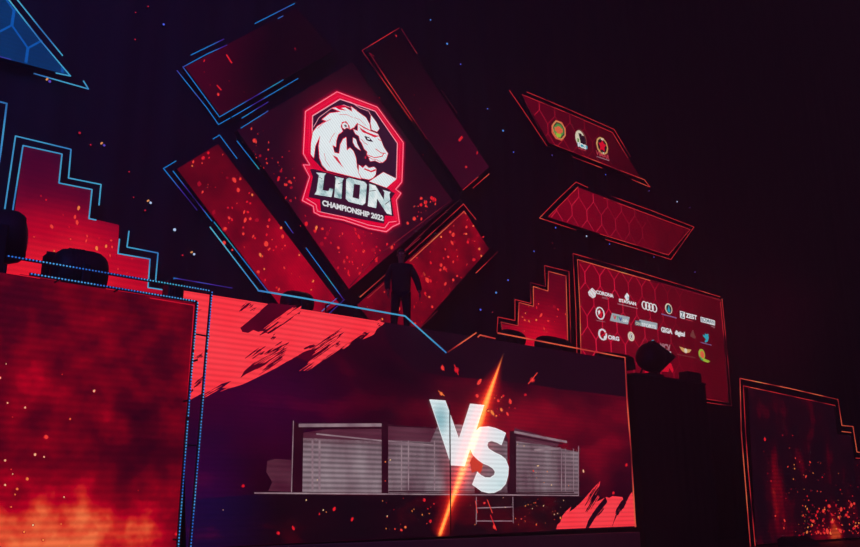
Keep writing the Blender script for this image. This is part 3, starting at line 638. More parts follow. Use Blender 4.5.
# small top-left panel
p = upt(184, 67); q = upt(310, 35)
def f1(s):
    R = random.Random(2)
    s.stroke([(226.5, 55), (231.5, 63)], 1.6, E_R, 2); s.stroke([(217, 85.5), (221, 90)], 1.4, E_R, 2)
    for x, y, r, m in ((204, 61, 1.1, E_R), (218, 94.5, 1.6, E_O), (204, 72, .9, E_D), (229, 81, .9, E_D), (295, 49, 1, E_D), (210, 85, .7, E_D), (244, 92, .7, E_D)): s.ember(x, y, r, m, R, 2)
panel('led_screen', 'small dim panel with blue outline at the upper left of the emblem panel', 'led panel', [(185, 67), (296, 8), (334, 50), (221, 116)], Y_UP,
    mk('video_dim_top', (46, 0, 16), (84, 0, 24), (1, 0), p[0], q[0]-.8, 1, .10), f1,
    strips=[([(227, 45), (207, 54), (183, 67), (219.5, 117), (283, 80)], BLUE), ([(224, 39), (191, 55)], BLUE), ([(177, 70.5), (207, 108), (218.5, 124.5), (230, 118)], BLUE), ([(232, 117), (298, 78.5)], BLUE), ([(255, 23.5), (294.5, 3.5)], BLUE), ([(278, 18.5), (283, 16)], BLUE)])
# lower-left band of the diamond
p = upt(200, 150); q = upt(290, 270)
def f2(s):
    reg = [(179, 169), (218, 146), (332, 303), (290, 312)]
    s.embers(reg, 46, (.5, 1.6), [E_R, E_O, E_R, E_D], 61)
    R = random.Random(6)
    for x, y, r, m in ((203, 158, 2.6, E_R), (193, 162, 1.6, E_O), (192, 166, 1.3, E_Y), (234, 180, 3.4, E_O), (240, 179, 2, E_O), (238, 190, 2.6, E_O), (222, 173, .8, E_R), (224, 243, 2.8, E_O), (225, 229, 3.4, E_O), (229, 218, 2.2, E_O), (245, 220, 2.2, E_O), (250, 219, 2.2, E_O), (244, 212, 1.6, E_O), (243, 234, 2.2, E_O), (266, 244, 3.6, E_O), (260, 255, 2.2, E_Y), (258, 272, 2.8, E_O),
                       (281, 228, 2, E_Y), (284, 268, 1.6, E_O), (252, 195, 1.6, E_Y), (269, 220, 1.8, E_R), (299, 255, 1.8, E_Y), (313, 281, 1.6, E_Y), (311, 290, 1.3, E_Y), (264, 269, 1.4, E_Y), (276, 247, 1.6, E_R), (282, 249, 1.2, E_O), (232, 208, 1.4, E_R), (266, 159, 1, E_R), (199, 184, 2.6, E_D), (265, 280, 1.6, E_R), (232, 250, 1.6, E_O)): s.ember(x, y, r*.85, m, R, 3)
panel('led_screen', 'long slanted ember band with blue outline, lower left of the emblem panel', 'led panel', [(177, 169), (218, 144), (339, 303), (299, 331)], Y_UP,
    mk('video_ember_band_left', (54, 0, 16), (170, 0, 30), (1, -1), p[0]-p[1], q[0]-q[1], .38, 1.15, n=.85), f2,
    strips=[([(176, 161), (163.5, 168.5), (197, 210)], BLUE), ([(173, 171), (212, 221)], BLUE), ([(210, 227), (259, 291)], CYAN), ([(214, 222), (268, 291.5)], BLUE), ([(213, 139), (219.5, 135), (237, 158.5)], BLUE), ([(285, 221.5), (293, 233)], BLUE),
            ([(344.5, 299.5), (323, 319)], BLUE), ([(337, 298), (322, 311)], BLUE)])
# upper-right band
p = upt(385, 50); q = upt(470, 185)
def f4(s):
    s.stroke([(459, 140.5), (462, 137)], 2.4, E_R, 2); R = random.Random(7)
    for x, y, r, m in ((466, 167, 1.6, E_O), (477, 153, 1.2, E_R), (423, 155, 1.0, E_D), (414, 95, .9, E_D), (420, 109, .8, E_D), (396, 36, 1, E_R)): s.ember(x, y, r, m, R, 2)
panel('led_screen', 'dark slanted band with thin red outline at the upper right of the emblem panel', 'led panel', [(367, 52), (399, 31), (489, 167), (463, 190)], Y_UP,
    mk('video_dim_band', (34, 2, 18), (60, 0, 24), (1, -1), p[0]-p[1], q[0]-q[1], .15, 1.3, n=.5), f4,
    strips=[([(412, 121), (362, 50.5), (399, 28)], RED), ([(401.5, 29), (417, 53.5)], REDDIM), ([(374, 56), (369.5, 53), (387, 80), (427, 139)], RED), ([(441.5, 90), (457, 113)], REDDIM), ([(463, 190), (478, 177)], RED), ([(473, 188), (489, 174)], RED)])
# lower-right band
def f5(s):
    reg = [(464, 213), (486, 249), (404, 342), (364, 306)]
    s.embers(reg, 60, (.5, 1.5), [E_R, E_O, E_R, E_D], 62)
    R = random.Random(9)
    for x, y, r, m in ((453, 235, 2.8, E_O), (450, 232, 2, E_O), (452, 243, 2.2, E_O), (466, 234, 1.8, E_Y), (473, 226, 1.6, E_Y), (479, 249, 2.2, E_Y), (481, 256, 1.5, E_Y), (441, 265, 2.4, E_O), (444, 268, 2, E_O), (440, 270, 2, E_O), (427, 280, 3, E_O), (424, 274, 1.4, E_Y), (453, 280, 2, E_O), (457, 276, 1.6, E_O), (429, 297, 2, E_Y), (445, 284, 1.8, E_O), (432, 307, 2, E_O),
                       (441, 237, 1.5, E_Y), (483, 237, 1.5, E_R), (418, 288, 1.6, E_O), (453, 262, 1.5, E_O), (384, 292, 1.4, E_O), (393, 310, 1.8, E_Y), (395, 318, 1.3, E_Y), (382, 319, 1.4, E_Y), (430, 252, 1.4, E_R), (467, 220, 1.2, E_R)): s.ember(x, y, r*.85, m, R, 3)
panel('led_screen', 'wide slanted band with bright red embers at the lower right, behind the person', 'led panel', [(464, 210), (489, 249), (398, 352), (357, 305)], Y_UP,
    led('video_ember_band_right', [(0, (56, 0, 15)), (1, (168, 0, 27))], nscale=(1.5, 1.5), detail=4, noise_amp=.8, scan=DIA), f5,
    strips=[([(409, 254), (463.5, 204), (476, 219.5)], RED), ([(410, 261), (464, 211.5), (466, 214)], ORANGE), ([(360, 297), (400, 262)], ORANGE), ([(368, 298), (390, 278)], ORANGE), ([(476, 273), (497.5, 252)], RED), ([(420, 328), (437.5, 311)], RED), ([(404, 252), (420, 238)], REDDIM), ([(430, 226), (459, 200)], REDDIM)])

# ================================================================== STAIR-SHAPED PANELS
def low(x, z): return None
def px_of(X, Y, Z):
    v = ROT.transposed() @ (Vector((X, Y, Z)) - EYE); return (CX + F*v.x/-v.z, CY - F*v.y/-v.z)
zl = Z_LEFTDECK + .01
xL0 = at(8, 262, Y_UP).x; xL1 = at(171, 291, Y_UP).x
LS = [px_of(xL0, Y_UP, zl), (23.5, 146), (61.5, 154.5), (59, 184), (91.5, 190), (89, 218), (119, 225), (118, 253), (149.5, 259.5), (147.5, 288), (171.5, 291), px_of(xL1, Y_UP, zl)]
s1 = upt(40, 160); s2 = upt(60, 265)
def fl(s):
    R = random.Random(12)
    for x, y, r, m in ((78.5, 208, 2.6, E_Y), (75, 217, 2.2, E_O), (77, 223, 2.8, E_O), (51.5, 226.5, 3, E_O), (34, 237, 1.8, E_O), (70.5, 239.5, 1.8, E_O), (54, 251, 1.6, E_Y), (96.5, 248.5, 2.2, E_Y), (106, 246.5, 1.8, E_Y), (87, 236, 1.6, E_O), (111, 240.5, 2.2, E_O), (112, 247, 1.6, E_O), (110, 255.5, 1.6, E_O), (86, 241, 1.6, E_O), (46, 200, 1.6, E_R), (41, 196, 1.2, E_R),
                       (127, 273, 1.4, E_O), (132, 259, 1.2, E_R), (69, 227, 1.2, E_R), (118, 269, 1.2, E_O), (63, 215, 1.2, E_R), (99, 238, 1, E_R), (73, 188, 1, E_D)): s.ember(x, y, r*.8, m, R, 2)
panel('led_screen', 'stair-shaped red panel with blue outline behind the left stage lights', 'led panel', LS, Y_UP,
    led('video_stair_left', [(0, (52, 0, 34)), (.35, (104, 0, 34)), (.7, (188, 2, 34)), (1, (238, 26, 44))], nscale=(.9, .9), detail=3, noise_amp=.25, base=-.05, mult=(),
        fac=[((s2[0]-.2, s2[1]-.5, 4.0, 2.5), 1.0)], scan=(.1, .08, 0, 1)), fl, brackets=False,
    strips=[([(4.5, 211), (15.5, 136), (71, 149.3), (68.5, 178), (101, 184.5), (99, 205)], CYAN), ([(12.5, 212), (23, 145.5), (62, 154), (59, 183), (92, 189.5), (89, 218.5), (96, 220)], CYAN),
            ([(129, 231), (127, 247), (158, 253), (155.5, 282)], CYAN), ([(119.5, 239), (118, 253.5), (150, 259), (148, 287.5), (171.5, 291)], CYAN), ([(172, 300), (174, 278), (232, 288)], BLUE)])
xS0 = at(502, 345, Y_UP).x; xS1 = at(568, 355, Y_UP).x; zs = Z_DECK + .01
SS = [px_of(xS0, Y_UP, zs), (501.5, 323.5), (518, 326.5), (519, 303.5), (533.5, 307), (533.5, 288), (547.5, 291), (548.5, 272), (566, 276.5), px_of(xS1, Y_UP, zs)]
s3 = upt(540, 345)
def fs_(s):
    s.embers([(520, 310), (534, 300), (566, 300), (567, 345), (520, 340)], 26, (.4, 1.2), [E_O, E_R, E_Y, E_D], 71, layer=2)
    R = random.Random(15)
    for x, y, r, m in ((541, 315, 2, E_O), (548, 321, 2, E_O), (524, 320, 1.4, E_O), (536, 320, 1.6, E_Y), (544, 329, 1.4, E_O), (524, 331, 1.6, E_O), (528, 321, 1, E_R), (546.5, 332, 1, E_O)): s.ember(x, y, r*.8, m, R, 3)
panel('led_screen', 'stair-shaped red panel with orange outline, left of the sponsor board', 'led panel', SS, Y_UP,
    led('video_stair_right', [(0, (70, 0, 20)), (.5, (140, 0, 28)), (1, (205, 6, 38))], nscale=(.8, .8), detail=3, noise_amp=.35, fac=[((s3[0], s3[1]-.2, 2.6, 1.7), .9)], scan=(.1, .08, 0, 1)), fs_, brackets=False,
    strips=[([(497, 332), (498, 317), (515, 320.5), (515, 299.5), (531, 303.5), (530.5, 282.5), (545.5, 286.5), (544.5, 265.5), (569, 271.5), (571, 350)], RED),
            ([(502.5, 330), (501, 322), (518, 325.8), (519, 302.5), (533.5, 306.3), (533.3, 286.5), (548, 291), (548.5, 271.3), (566, 276), (568, 350)], ORANGE)])

# ================================================================== BANNER PANELS
def hexm(name, a, b, ax, c0, c1, v0, v1): return led(name, [(0, a), (1, b)], nscale=(1.5, 1.5), mult=[(ax[0], ax[1], c0, c1, v0, v1)], scan=None)
def tri(n, c): return flat(n, c, scan=None)
GOLD = tri('emblem_gold', (215, 165, 100)); TEAL = tri('emblem_teal', (40, 165, 185)); GREEN = tri('emblem_green', (90, 150, 70)); ORNG = tri('emblem_orange', (235, 105, 70)); DKG = tri('emblem_dark_green', (40, 62, 48))
REDI = tri('emblem_red', (225, 15, 45)); CREAM = tri('emblem_cream', (225, 215, 190)); GREY = tri('sign_grey', (165, 178, 185)); SLATE = tri('sign_slate', (90, 110, 122)); BLUEI = tri('emblem_blue', (35, 60, 150)); GRN2 = tri('emblem_bright_green', (20, 160, 100)); YEL = tri('emblem_yellow', (225, 205, 50))
DIMW = tri('sign_dim_white', (170, 120, 130)); DIMR = tri('sign_dim_red', (190, 60, 75)); DARKI = tri('emblem_dark', (40, 16, 30)); LIME = tri('emblem_lime', (165, 200, 60)); LILAC = tri('sign_lilac', (130, 100, 150)); BROWN = tri('emblem_brown', (120, 60, 58))
p = upt(525, 110); q = upt(640, 170)
def f6(s):
    s.mesh_lines([(523, 95.5), (612, 132), (641, 179), (549.5, 142.5)], (.64, .62), hexm('link_lines_top', (150, 12, 38), (175, 20, 45), (1, 0), p[0], q[0], 1.1, .1), .028)
    # three round emblems
    for k, m in ((1.0, ORNG), (.80, DKG), (.66, GREEN), (.42, ORNG)):
        s.shape([(558.5 + (dx)*k, 130.3 + dy*k) for dx, dy in ((-2.8, -10.3), (3.2, -8), (7, -1.5), (7.2, 5.6), (3, 10.5), (-3, 8.6), (-7, 2.4), (-7.2, -4.8))], m, 2 if k > .9 else 3 if k > .7 else 4 if k > .5 else 5)
    s.shape([(554, 127), (562, 129), (562.5, 133), (554.5, 131)], ORNG, 6); s.shape([(555, 133), (561, 134.5), (560, 138), (556.5, 137)], LIME, 6)
    s.ring(558.5, 130.3, 6.3, 8.6, .7, GOLD, 6, 16)
    s.ellipse(580.7, 139.2, 5.8, 9.4, BROWN, 2); s.ellipse(579.8, 138.6, 4.6, 7.8, CREAM, 3); s.ellipse(583, 141, 2.6, 5.2, DARKI, 4)
    s.shape([(578, 133), (581, 134), (582.5, 139), (580.5, 144), (579.5, 139)], DARKI, 4); s.shape([(577, 138), (578.6, 139), (578.8, 145), (577.2, 144)], GREEN, 4)
    s.shape([(577, 142.5), (587, 146), (587, 149.5), (577.3, 146)], TEAL, 5); s.text('ICS', (577.5, 146.3), 586, 4, WHITE, 6, .05); s.stroke([(578, 148.3), (585.5, 151)], .9, DIMR, 5)
    s.ellipse(602, 146, 5.9, 8.6, GOLD, 2, 10); s.ellipse(602, 146, 4.6, 7.1, DARKI, 3, 10)
    s.shape([(602 + r*math.cos(a)*.62*1.0, 146 + (r*math.sin(a))*.98 + r*math.cos(a)*.2) for k in range(10) for a in [PI/2 + PI*k/5 + PI] for r in [6.6 if k % 2 == 0 else 3.6]], REDI, 4)
    s.shape([(600.5, 138), (603, 139), (603, 140.8), (600.5, 139.8)], CREAM, 5); s.shape([(602, 152), (604, 152.8), (603, 154.5)], CREAM, 5)
    s.text('VIMAR', (595.8, 154.5), 609.5, 4.2, DIMR, 2, .03); s.stroke([(596.5, 156.5), (609, 160.6)], .8, DIMW, 2)
panel('led_screen', 'topmost slanted banner panel on the right with three round emblems', 'led panel', [(522, 95), (612, 131.5), (642, 180), (549, 143)], Y_UP,
    mk('video_banner_top', (72, 0, 18), (104, 0, 23), (1, 0), p[0], q[0], 1.05, .45, scan=(.1, .05, 0, 1)), f6,
    strips=[([(527, 92), (570, 110), (614, 129.3), (630.5, 156.5)], RED), ([(522, 94.5), (570, 114), (612.5, 132.5), (628, 158)], RED), ([(509.5, 90.5), (523, 110), (547, 146)], RED), ([(525, 101), (546, 141)], REDDIM), ([(555, 145), (600, 162.5), (645, 180)], RED), ([(573, 157), (602, 168)], RED), ([(632, 179.5), (650, 187), (645, 180.5)], RED)])
p = upt(560, 205); q = upt(690, 245)
def f7(s):
    s.mesh_lines([(549, 216.5), (577.5, 188), (688, 229.5), (667.5, 254.5)], (.64, .62), hexm('link_lines_middle', (165, 14, 44), (200, 26, 56), (1, 0), p[0], q[0], 1.1, .05), .028)
panel('led_screen', 'middle slanted red banner panel with only a chain link pattern', 'led panel', [(548, 217), (577, 187), (689.5, 229), (668, 255.5)], Y_UP,
    mk('video_banner_middle', (94, 0, 22), (142, 0, 27), (1, 0), p[0], q[0], 1.1, .55, scan=(.1, .05, 0, 1)), f7,
    strips=[([(588, 187.5), (576, 182), (556, 201), (539.5, 218), (576, 230)], RED), ([(549, 216), (578, 187)], RED), ([(611, 196), (650, 210), (694, 227), (671, 259.5), (606, 239.5)], RED), ([(604, 198), (690, 229.5), (668.5, 255), (600, 234)], RED)])

p = upt(590, 300); q = upt(722, 350)
def f8(s):
    s.mesh_lines([(579.5, 260.5), (720, 299.5), (727, 401), (582.5, 380)], (.64, .62), hexm('link_lines_board', (175, 10, 44), (215, 24, 60), (1, 0), p[0], q[0], 1.1, .12), .032)
    W = WHITE
    # row 1
    s.shape([(592, 287.7), (596.2, 292), (595.2, 297), (592.5, 298.3), (588.8, 295.5), (587.8, 292)], W, 2); s.stroke([(590, 290), (594, 296)], .5, REDI, 3); s.stroke([(589, 293.5), (592.5, 297.5)], .5, REDI, 3); s.stroke([(592, 289), (595.5, 293)], .5, REDI, 3)
    s.text('CORONA', (596, 293.6), 613.5, 3.4, W, 2, .045); s.text('SINCE', (602, 298.2), 607.5, 1.5, DIMW, 2)
    s.shape([(626.8, 292.8), (629, 295.5), (628.5, 300), (626.6, 301), (624.3, 297), (625.3, 295)], W, 2); s.shape([(627.2, 296), (628.4, 297.5), (627.4, 299.5)], TEAL, 3)
    s.text('STAVIAN', (618.8, 301.6), 636, 3, W, 2, .05); s.stroke([(617.5, 303.8), (637.5, 308.6)], .7, DIMW, 2)
    for i in range(4): s.ring(644.2 + i*3.35, 305.3 + i*.95, 2.7, 4.2, 1.05, W, 2 + (i % 2)*.2, 16)
    s.ellipse(668.5, 308.7, 3.5, 5.2, CREAM, 2); s.ellipse(668.6, 309, 2.6, 4.1, DARKI, 3); s.shape([(668.3, 305), (670.2, 311.5), (668.8, 312.6), (667, 311)], TEAL, 4)
    s.stroke([(661.3, 314), (676.3, 318)], 1.1, LILAC, 2)
    s.shape([(679.8, 310.8), (684.8, 312.2), (684.6, 319.2), (680, 317.8)], W, 2); s.text('Z', (680.6, 317.2), 684, 5.2, SLATE, 3, .04)
    s.text('ZEST', (685.6, 317.2), 697, 4.2, W, 2, .045); s.stroke([(686, 319.5), (692.5, 321.3)], .8, DIMR, 2)
    s.shape([(700.4, 316.8), (714.8, 320.5), (714.8, 325.6), (700.6, 321.8)], W, 2); s.text('BIZMAN', (701.2, 321.2), 714.2, 3.6, SLATE, 3, .02); s.stroke([(711.3, 326.3), (714.8, 327.3)], .8, DIMW, 2)
    # row 2
    s.ring(600, 313.3, 4.5, 6.3, 1.2, W, 2); s.shape([(600 + r*math.cos(a)*.6, 313.3 + r*math.sin(a)*.9 + r*math.cos(a)*.15) for k in range(10) for a in [PI/2 + PI*k/5 + PI] for r in [5.2 if k % 2 == 0 else 2.6]], REDI, 3)
    s.shape([(597.5, 311), (599.5, 310), (600, 313), (598.2, 315)], W, 4); s.stroke([(596.3, 320.4), (604.6, 321.8)], .6, DIMW, 2)
    s.shape([(611.8, 313), (629.6, 317.2), (627.9, 324.5), (609.8, 320.8)], GREY, 2)
    s.text('V', (612.9, 319), 616.3, 3.6, REDI, 3, .05); s.text('T', (616.6, 320), 618.6, 3.6, GRN2, 3, .05); s.text('V', (618.6, 320.6), 622, 3.6, BLUEI, 3, .05); s.text('cab', (622.6, 321.4), 627.5, 3.2, W, 3, .02)
    s.shape([(639.3, 319.4), (657.2, 323.2), (657, 329.6), (638.8, 325.6)], GREY, 2); s.shape([(635, 320.2), (640.6, 321.2), (640.2, 326.2), (634.6, 325.1)], SLATE, 3)
    s.text('ON', (635.4, 324.6), 640, 2.9, CREAM, 4, .03); s.text('SPORTS', (641.6, 326), 655.8, 3.3, W, 3, .03)
    s.text('GIGA', (661, 331.6), 672.3, 4.6, W, 2, .05); s.text('digital', (674.8, 334.4), 684.8, 4.2, W, 2, .05)
    s.shape([(692.7, 329.4), (694.2, 334), (696, 338.6), (692, 337.5), (689.8, 336)], BROWN, 2)
    s.shape([(702.5, 334.5), (704.8, 335.6), (704.7, 333.2), (706.6, 334.6), (708, 333.6), (708.6, 338), (707.6, 341.5), (705.2, 342.6), (704.4, 341.2), (706, 339.4), (703.4, 337)], TEAL, 2); s.stroke([(700.4, 342.3), (711.4, 345.2)], .8, LILAC, 2)
    # row 3
    s.ring(602.5, 334.5, 4.4, 5.8, 1.7, W, 2, 18); s.stroke([(600.5, 336.5), (606, 332.5)], 1.2, REDI, 3); s.shape([(603.5, 336.4), (606.4, 335), (606.2, 339.8), (603.6, 340)], W, 4)
    s.text('ORG', (607.9, 338.8), 619.2, 3.8, W, 2, .05)
    s.ellipse(631, 336.5, 3.3, 4.7, CREAM, 2); s.ellipse(631, 336.5, 1.7, 2.9, BROWN, 3); s.ring(631, 336.5, 1.4, 2.4, .7, W, 4, 10)
    s.ellipse(653.4, 343.2, 2.6, 3.2, TEAL, 2); s.ellipse(654.4, 342.6, 1.3, 2.0, W, 3)
    s.text('MCV', (660.3, 349.2), 670.6, 6, DIMW, 2, .05); s.shape([(667.3, 351), (671, 351.8), (670.8, 353.6), (667.3, 352.8)], W, 2)
    for k in (0, 1): s.shape([[(679, 346.4), (684.6, 348.4), (684.6, 352.8), (681.6, 350.6)], [(686.6, 349.2), (691.4, 349.6), (689.4, 352.4), (686.6, 353.2)]][k], GOLD, 2)
    s.ellipse(685.5, 350.8, 1.5, 2.4, CREAM, 3); s.stroke([(676.6, 354.2), (695.4, 357.9)], .6, BROWN, 2)
    s.ellipse(701.6, 354.2, 3.2, 5.2, LIME, 2); s.ellipse(702, 354.6, 2.1, 3.6, ORNG, 3); s.shape([(699, 355.5), (702, 359), (703, 361.2), (700.5, 359.6)], GRN2, 4); s.shape([(703, 358.2), (709.8, 361.2), (707.6, 362.8), (702.6, 361)], LIME, 4)
    s.shape([(664, 361.5), (668, 361), (671.5, 364.5), (673.6, 370.5), (672.2, 373), (669, 368), (668.4, 372), (661.5, 371.5), (660.5, 366)], REDI, 2)
    s.shape([(645, 371), (650, 372.6), (650.5, 375.6), (644, 374)], REDI, 2)
panel('sponsor_board', 'large right board panel with three rows of sponsor logos', 'led panel', [(579, 260), (720.5, 299), (728, 402), (582, 381)], Y_UP,
    mk('video_sponsor_board', (100, 0, 20), (142, 0, 28), (1, 0), p[0], q[0], 1.0, .5, scan=(.1, .05, 0, 1)), f8,
    strips=[([(577, 357), (575.8, 310), (573, 253.5), (640, 272.5), (720, 296.8)], RED), ([(581, 357), (580, 310), (577.5, 259.5), (650, 280.5)], ORANGE), ([(650, 280.5), (720, 300)], REDDIM), ([(722, 299), (727, 350), (731.5, 406), (700, 401.5)], RED), ([(720.5, 302), (724.5, 345), (728.5, 402.5), (700, 398)], RED)])
# blue panel, top left
p = upt(-10, 10); q = upt(70, 76)
def fT(s):
    s.mesh_lines([(-58, 40), (-58, -30), (10, 0), (69, 74.5)], (.60, .62), hexm('link_lines_blue', (0, 75, 160), (10, 95, 185), (1, 0), p[0], q[0], 1, .9), .035, 1, .25, .35)
panel('led_screen', 'dark blue chain link panel with pale blue outline in the top left corner', 'led panel', [(-60, 41.5), (-60, -70), (-46, -70), (70, 75.5)], Y_UP,
    mk('video_banner_blue', (0, 36, 84), (0, 56, 112), (1, 0), p[0], q[0], 1, 1, n=.6, scan=(.08, .08, 0, 1)), fT,
    strips=[([(9, 0), (40, 40), (70.5, 76), (56, 73)], CYAN), ([(-20, -28), (9, 0)], CYAN), ([(17.5, 0), (40, 28), (62.5, 55.5)], CYAN), ([(-10, -34), (17.5, 0)], CYAN), ([(34, 73.5), (88.5, 89), (83.5, 81)], CYAN), ([(-20, 51.5), (11, 59.5)], BLUE)])
fr2 = thing('corner_light_strip', 'pale blue angled light strip at the left photo edge, above the stair-shaped panel', 'light strip', (at(0, 140, Y_UP).x, Y_UP, at(0, 140, Y_UP).z))
b = MB(); b.tube([at(-25, 95.5, Y_UP-.03), at(6.8, 103.5, Y_UP-.03), at(1, 150, Y_UP-.03), at(-9, 215, Y_UP-.03)], .014, CYAN); b.build('led_tape', fr2)
b = MB(); p_ = at(2, 142, Y_UP); b.box((p_.x, (Y_UP+Y_WALL)/2, p_.z), (.03, Y_WALL-Y_UP+.06, .03), BLK); b.build('mounting_bracket', fr2)

# ================================================================== STAR LIGHTS in the black cloth
SB = flat('star_blue', (85, 105, 255), scan=None); SW = flat('star_white', (190, 215, 255), scan=None); SV = flat('star_violet', (95, 70, 190), scan=None); SR = flat('star_red', (190, 25, 50), scan=None); SO = flat('star_amber', (230, 150, 90), scan=None)
SC_ = flat('star_sky', (80, 150, 240), scan=None)
stars = [
 (164, 24, SB, 1.1, 'small blue star light high on the cloth, left of the dim blue-outlined panel', 1),
 (431, 19.5, SC_, 1.0, 'upper small blue star light above the dark slanted band', 1),
 (447.5, 43.5, SC_, 1.4, 'brightest blue star light, right of the top of the dark slanted band', 1),
 (461, 64, SB, .9, 'dim blue star light right of the dark slanted band, below the brightest one', 1),
 (488, 108.5, SB, .9, 'dim blue star light left of the topmost banner, nearest the dark slanted band', 1),
 (503.5, 130.5, SC_, 1.4, 'bright blue star light left of the topmost banner panel', 1),
 (514, 152, SB, 1.0, 'violet blue star light below the left tip of the topmost banner', 1),
 (552.5, 155, SV, .9, 'violet star light just under the topmost banner, left part', 1),
 (606, 174.5, SB, .9, 'violet blue star light between topmost and middle banners', 1),
 (649.5, 190.5, SV, .9, 'faint violet star light under the right tip of the topmost banner', 1),
 (677.5, 201.5, SW, 1.2, 'pale white star light right of the topmost banner tip', 1),
 (690.5, 207.5, SV, .8, 'faint violet star light beside the pale white one above the middle banner', 1),
 (556, 227.5, SB, 1.2, 'violet blue star light under the left end of the middle banner', 1),
 (587, 236, SW, 1.2, 'whitish star light under the middle banner', 1),
 (610, 244, SB, 1.0, 'blue star light under the middle banner, right of the whitish one', 1),
 (654.5, 257, SV, 1.0, 'violet star light between the middle banner and the sponsor board', 1),
 (695.5, 272, SV, 1.0, 'violet star light above the right top corner of the sponsor board', 1),
 (534.5, 251, SB, 1.0, 'blue star light left of the sponsor board, topmost of the four there', 1),
 (508.5, 280, SB, 1.2, 'blue star light left of the orange-outlined stair panel, upper one', 1),
 (496.5, 292.5, SC_, 1.4, 'bright blue star light left of the orange-outlined stair panel', 1),
 (481, 309.5, SB, 1.3, 'blue star light above the orange strip pieces at the notch', 1),
 (151, 202.5, SW, 1.2, 'white and amber star light right of the top of the left stair panel', 2),
 (104.5, 145, SV, 1.2, 'violet and amber star light above the left stair panel', 2),
 (175, 229.5, SW, 1.5, 'brightest white star light below the slanted blue-outlined band', 1),
 (194.5, 254, SW, 1.2, 'pale amber-tipped star light above the dotted blue frame corner', 2),
 (50, 81, SV, 1.3, 'pinkish violet star light just under the blue corner panel', 2),
 (80, 132.5, SR, 1.1, 'bright red star light between the blue corner panel and the left stair panel', 1),
 (91, 144.5, SR, .8, 'dim red star light beside the violet and amber one', 1),
 (136, 12, SR, .7, 'faint red star light at the top of the cloth, lower of two', 1),
 (148.5, 6, SR, .8, 'faint red star light at the very top of the cloth', 1),
 (135.5, 39, SR, .8, 'faint red star light left of the dim blue-outlined panel', 1),
 (129.5, 171.5, SR, .8, 'dim red star light left of the slanted ember band', 1),
 (134, 197, SR, .7, 'dim red star light left of the white and amber star', 1),
 (145.5, 210, SR, .9, 'dim reddish star light below the white and amber star', 1),
 (183, 255, SR, .9, 'dim red star light beside the pale amber-tipped star', 1),
 (553, 243, SR, .7, 'faint red star light under the left end of the middle banner', 1),
 (555.5, 242.5-.5+6, SR, .5, 'faintest red star light above the orange-outlined stair panel', 1),
 (493, 312, SR, .8, 'dim red star light by the lower corner of the orange-outlined stair panel', 1)]
for x, y, m, r, lab, kind in stars:
    Ys = Y_WALL - .02; p_ = at(x, y, Ys); b = MB(); rr = r*.0195
    b.lathe(p_ + Vector((0, .08, 0)), (0, -1, 0), [(0, rr*1.3), (.06, rr*1.3)], BLK, 10)
    b.lathe(p_ + Vector((0, .02, 0)), (0, -1, 0), [(0, rr), (rr*.5, rr*.87), (rr*.85, rr*.5), (rr, .001)], m, 10)
    if kind == 2:
        p2 = p_ + Vector((-.045, 0, .035)); b.lathe(p2 + Vector((0, .06, 0)), (0, -1, 0), [(0, rr*.7), (.05, rr*.7), (.05+rr*.5, rr*.4)], SO, 8)
    tag(b.build('star_light', loc=tuple(p_)), lab, 'star light', 'star lights in the black back cloth')

# ================================================================== STAGE LIGHTS on the decks
HEAD = paint('fixture_black', (20, 18, 23), .6)
def zaxis(v): return Vector(v).normalized()
def moving_head(label, x0, x1, ytop, Y, zdeck, aim=(1, 0, .0), yoke=True, aspect=1.0, side_box=False):
    """a moving stage light whose silhouette spans pixel columns x0..x1 and reaches up to row ytop"""
    a = at(x0, ytop, Y); c = at(x1, ytop, Y); xm = (x0+x1)/2; topp = at(xm, ytop, Y)
    w = abs(c.x-a.x); h = topp.z - zdeck; X = (a.x+c.x)/2
    root = thing('moving_head_light', label, 'stage light', (X, Y, zdeck))
    R = min(h*.46, w*.48)*aspect; L = max(w, 2*R*1.02); ax = Vector(aim).normalized()
    cz = topp.z - R
    b = MB(); b.box((X, Y, zdeck+.05), (min(w*.7, .5), .36, .10), HEAD, bev=.02); b.build('base', root)
    for s_ in (-1, 1):
        sd = Vector((0, 1, 0)) if abs(ax.x) > .5 else Vector((1, 0, 0))
        if abs(ax.x) > .5: px = Vector((X, Y + s_*(R+.03), 0)); dims = (.12, .05, cz-zdeck+.06)
        else: px = Vector((X + s_*(R+.02), Y, 0)); dims = (.05, .12, cz-zdeck+.06)
        b = MB(); b.box((px.x, px.y, zdeck+.04+dims[2]/2-.03), dims, HEAD, bev=.015); b.build('yoke_arm', root)
    b = MB(); P0 = Vector((X, Y, cz)) - ax*(L/2)
    b.lathe(P0, ax, [(0, R*.30), (L*.02, R*.55), (L*.07, R*.80), (L*.16, R*.95), (L*.3, R), (L*.55, R), (L*.72, R*.99), (L*.86, R*.93), (L*.95, R*.80), (L*.985, R*.7), (L*.97, R*.62)], HEAD, 28)
    for k in range(5): b.lathe(P0 + ax*(L*(.28+.06*k)), ax, [(0, R*1.0), (0, R*1.025), (L*.02, R*1.025), (L*.02, R*1.0)], HEAD, 28, False)
    hd = b.build('lamp_head', root)
    b = MB(); b.lathe(P0 + ax*(L*.955), ax, [(0, R*.62), (R*.08, R*.5), (R*.13, R*.25), (R*.14, .001)], paint('lens_glass', (50, 46, 60), .15), 24); b.build('lens', hd)
    return root
moving_head('large round stage light at the left photo edge before the red stair panel', -30, 27.5, 210, 12.2, Z_LEFTDECK, aim=(1, -.25, .10), aspect=1.12)
moving_head('wide rounded stage light lying on the left deck behind the dotted frame', 54, 107, 250.5, 12.3, Z_LEFTDECK, aim=(1, -.05, .04))
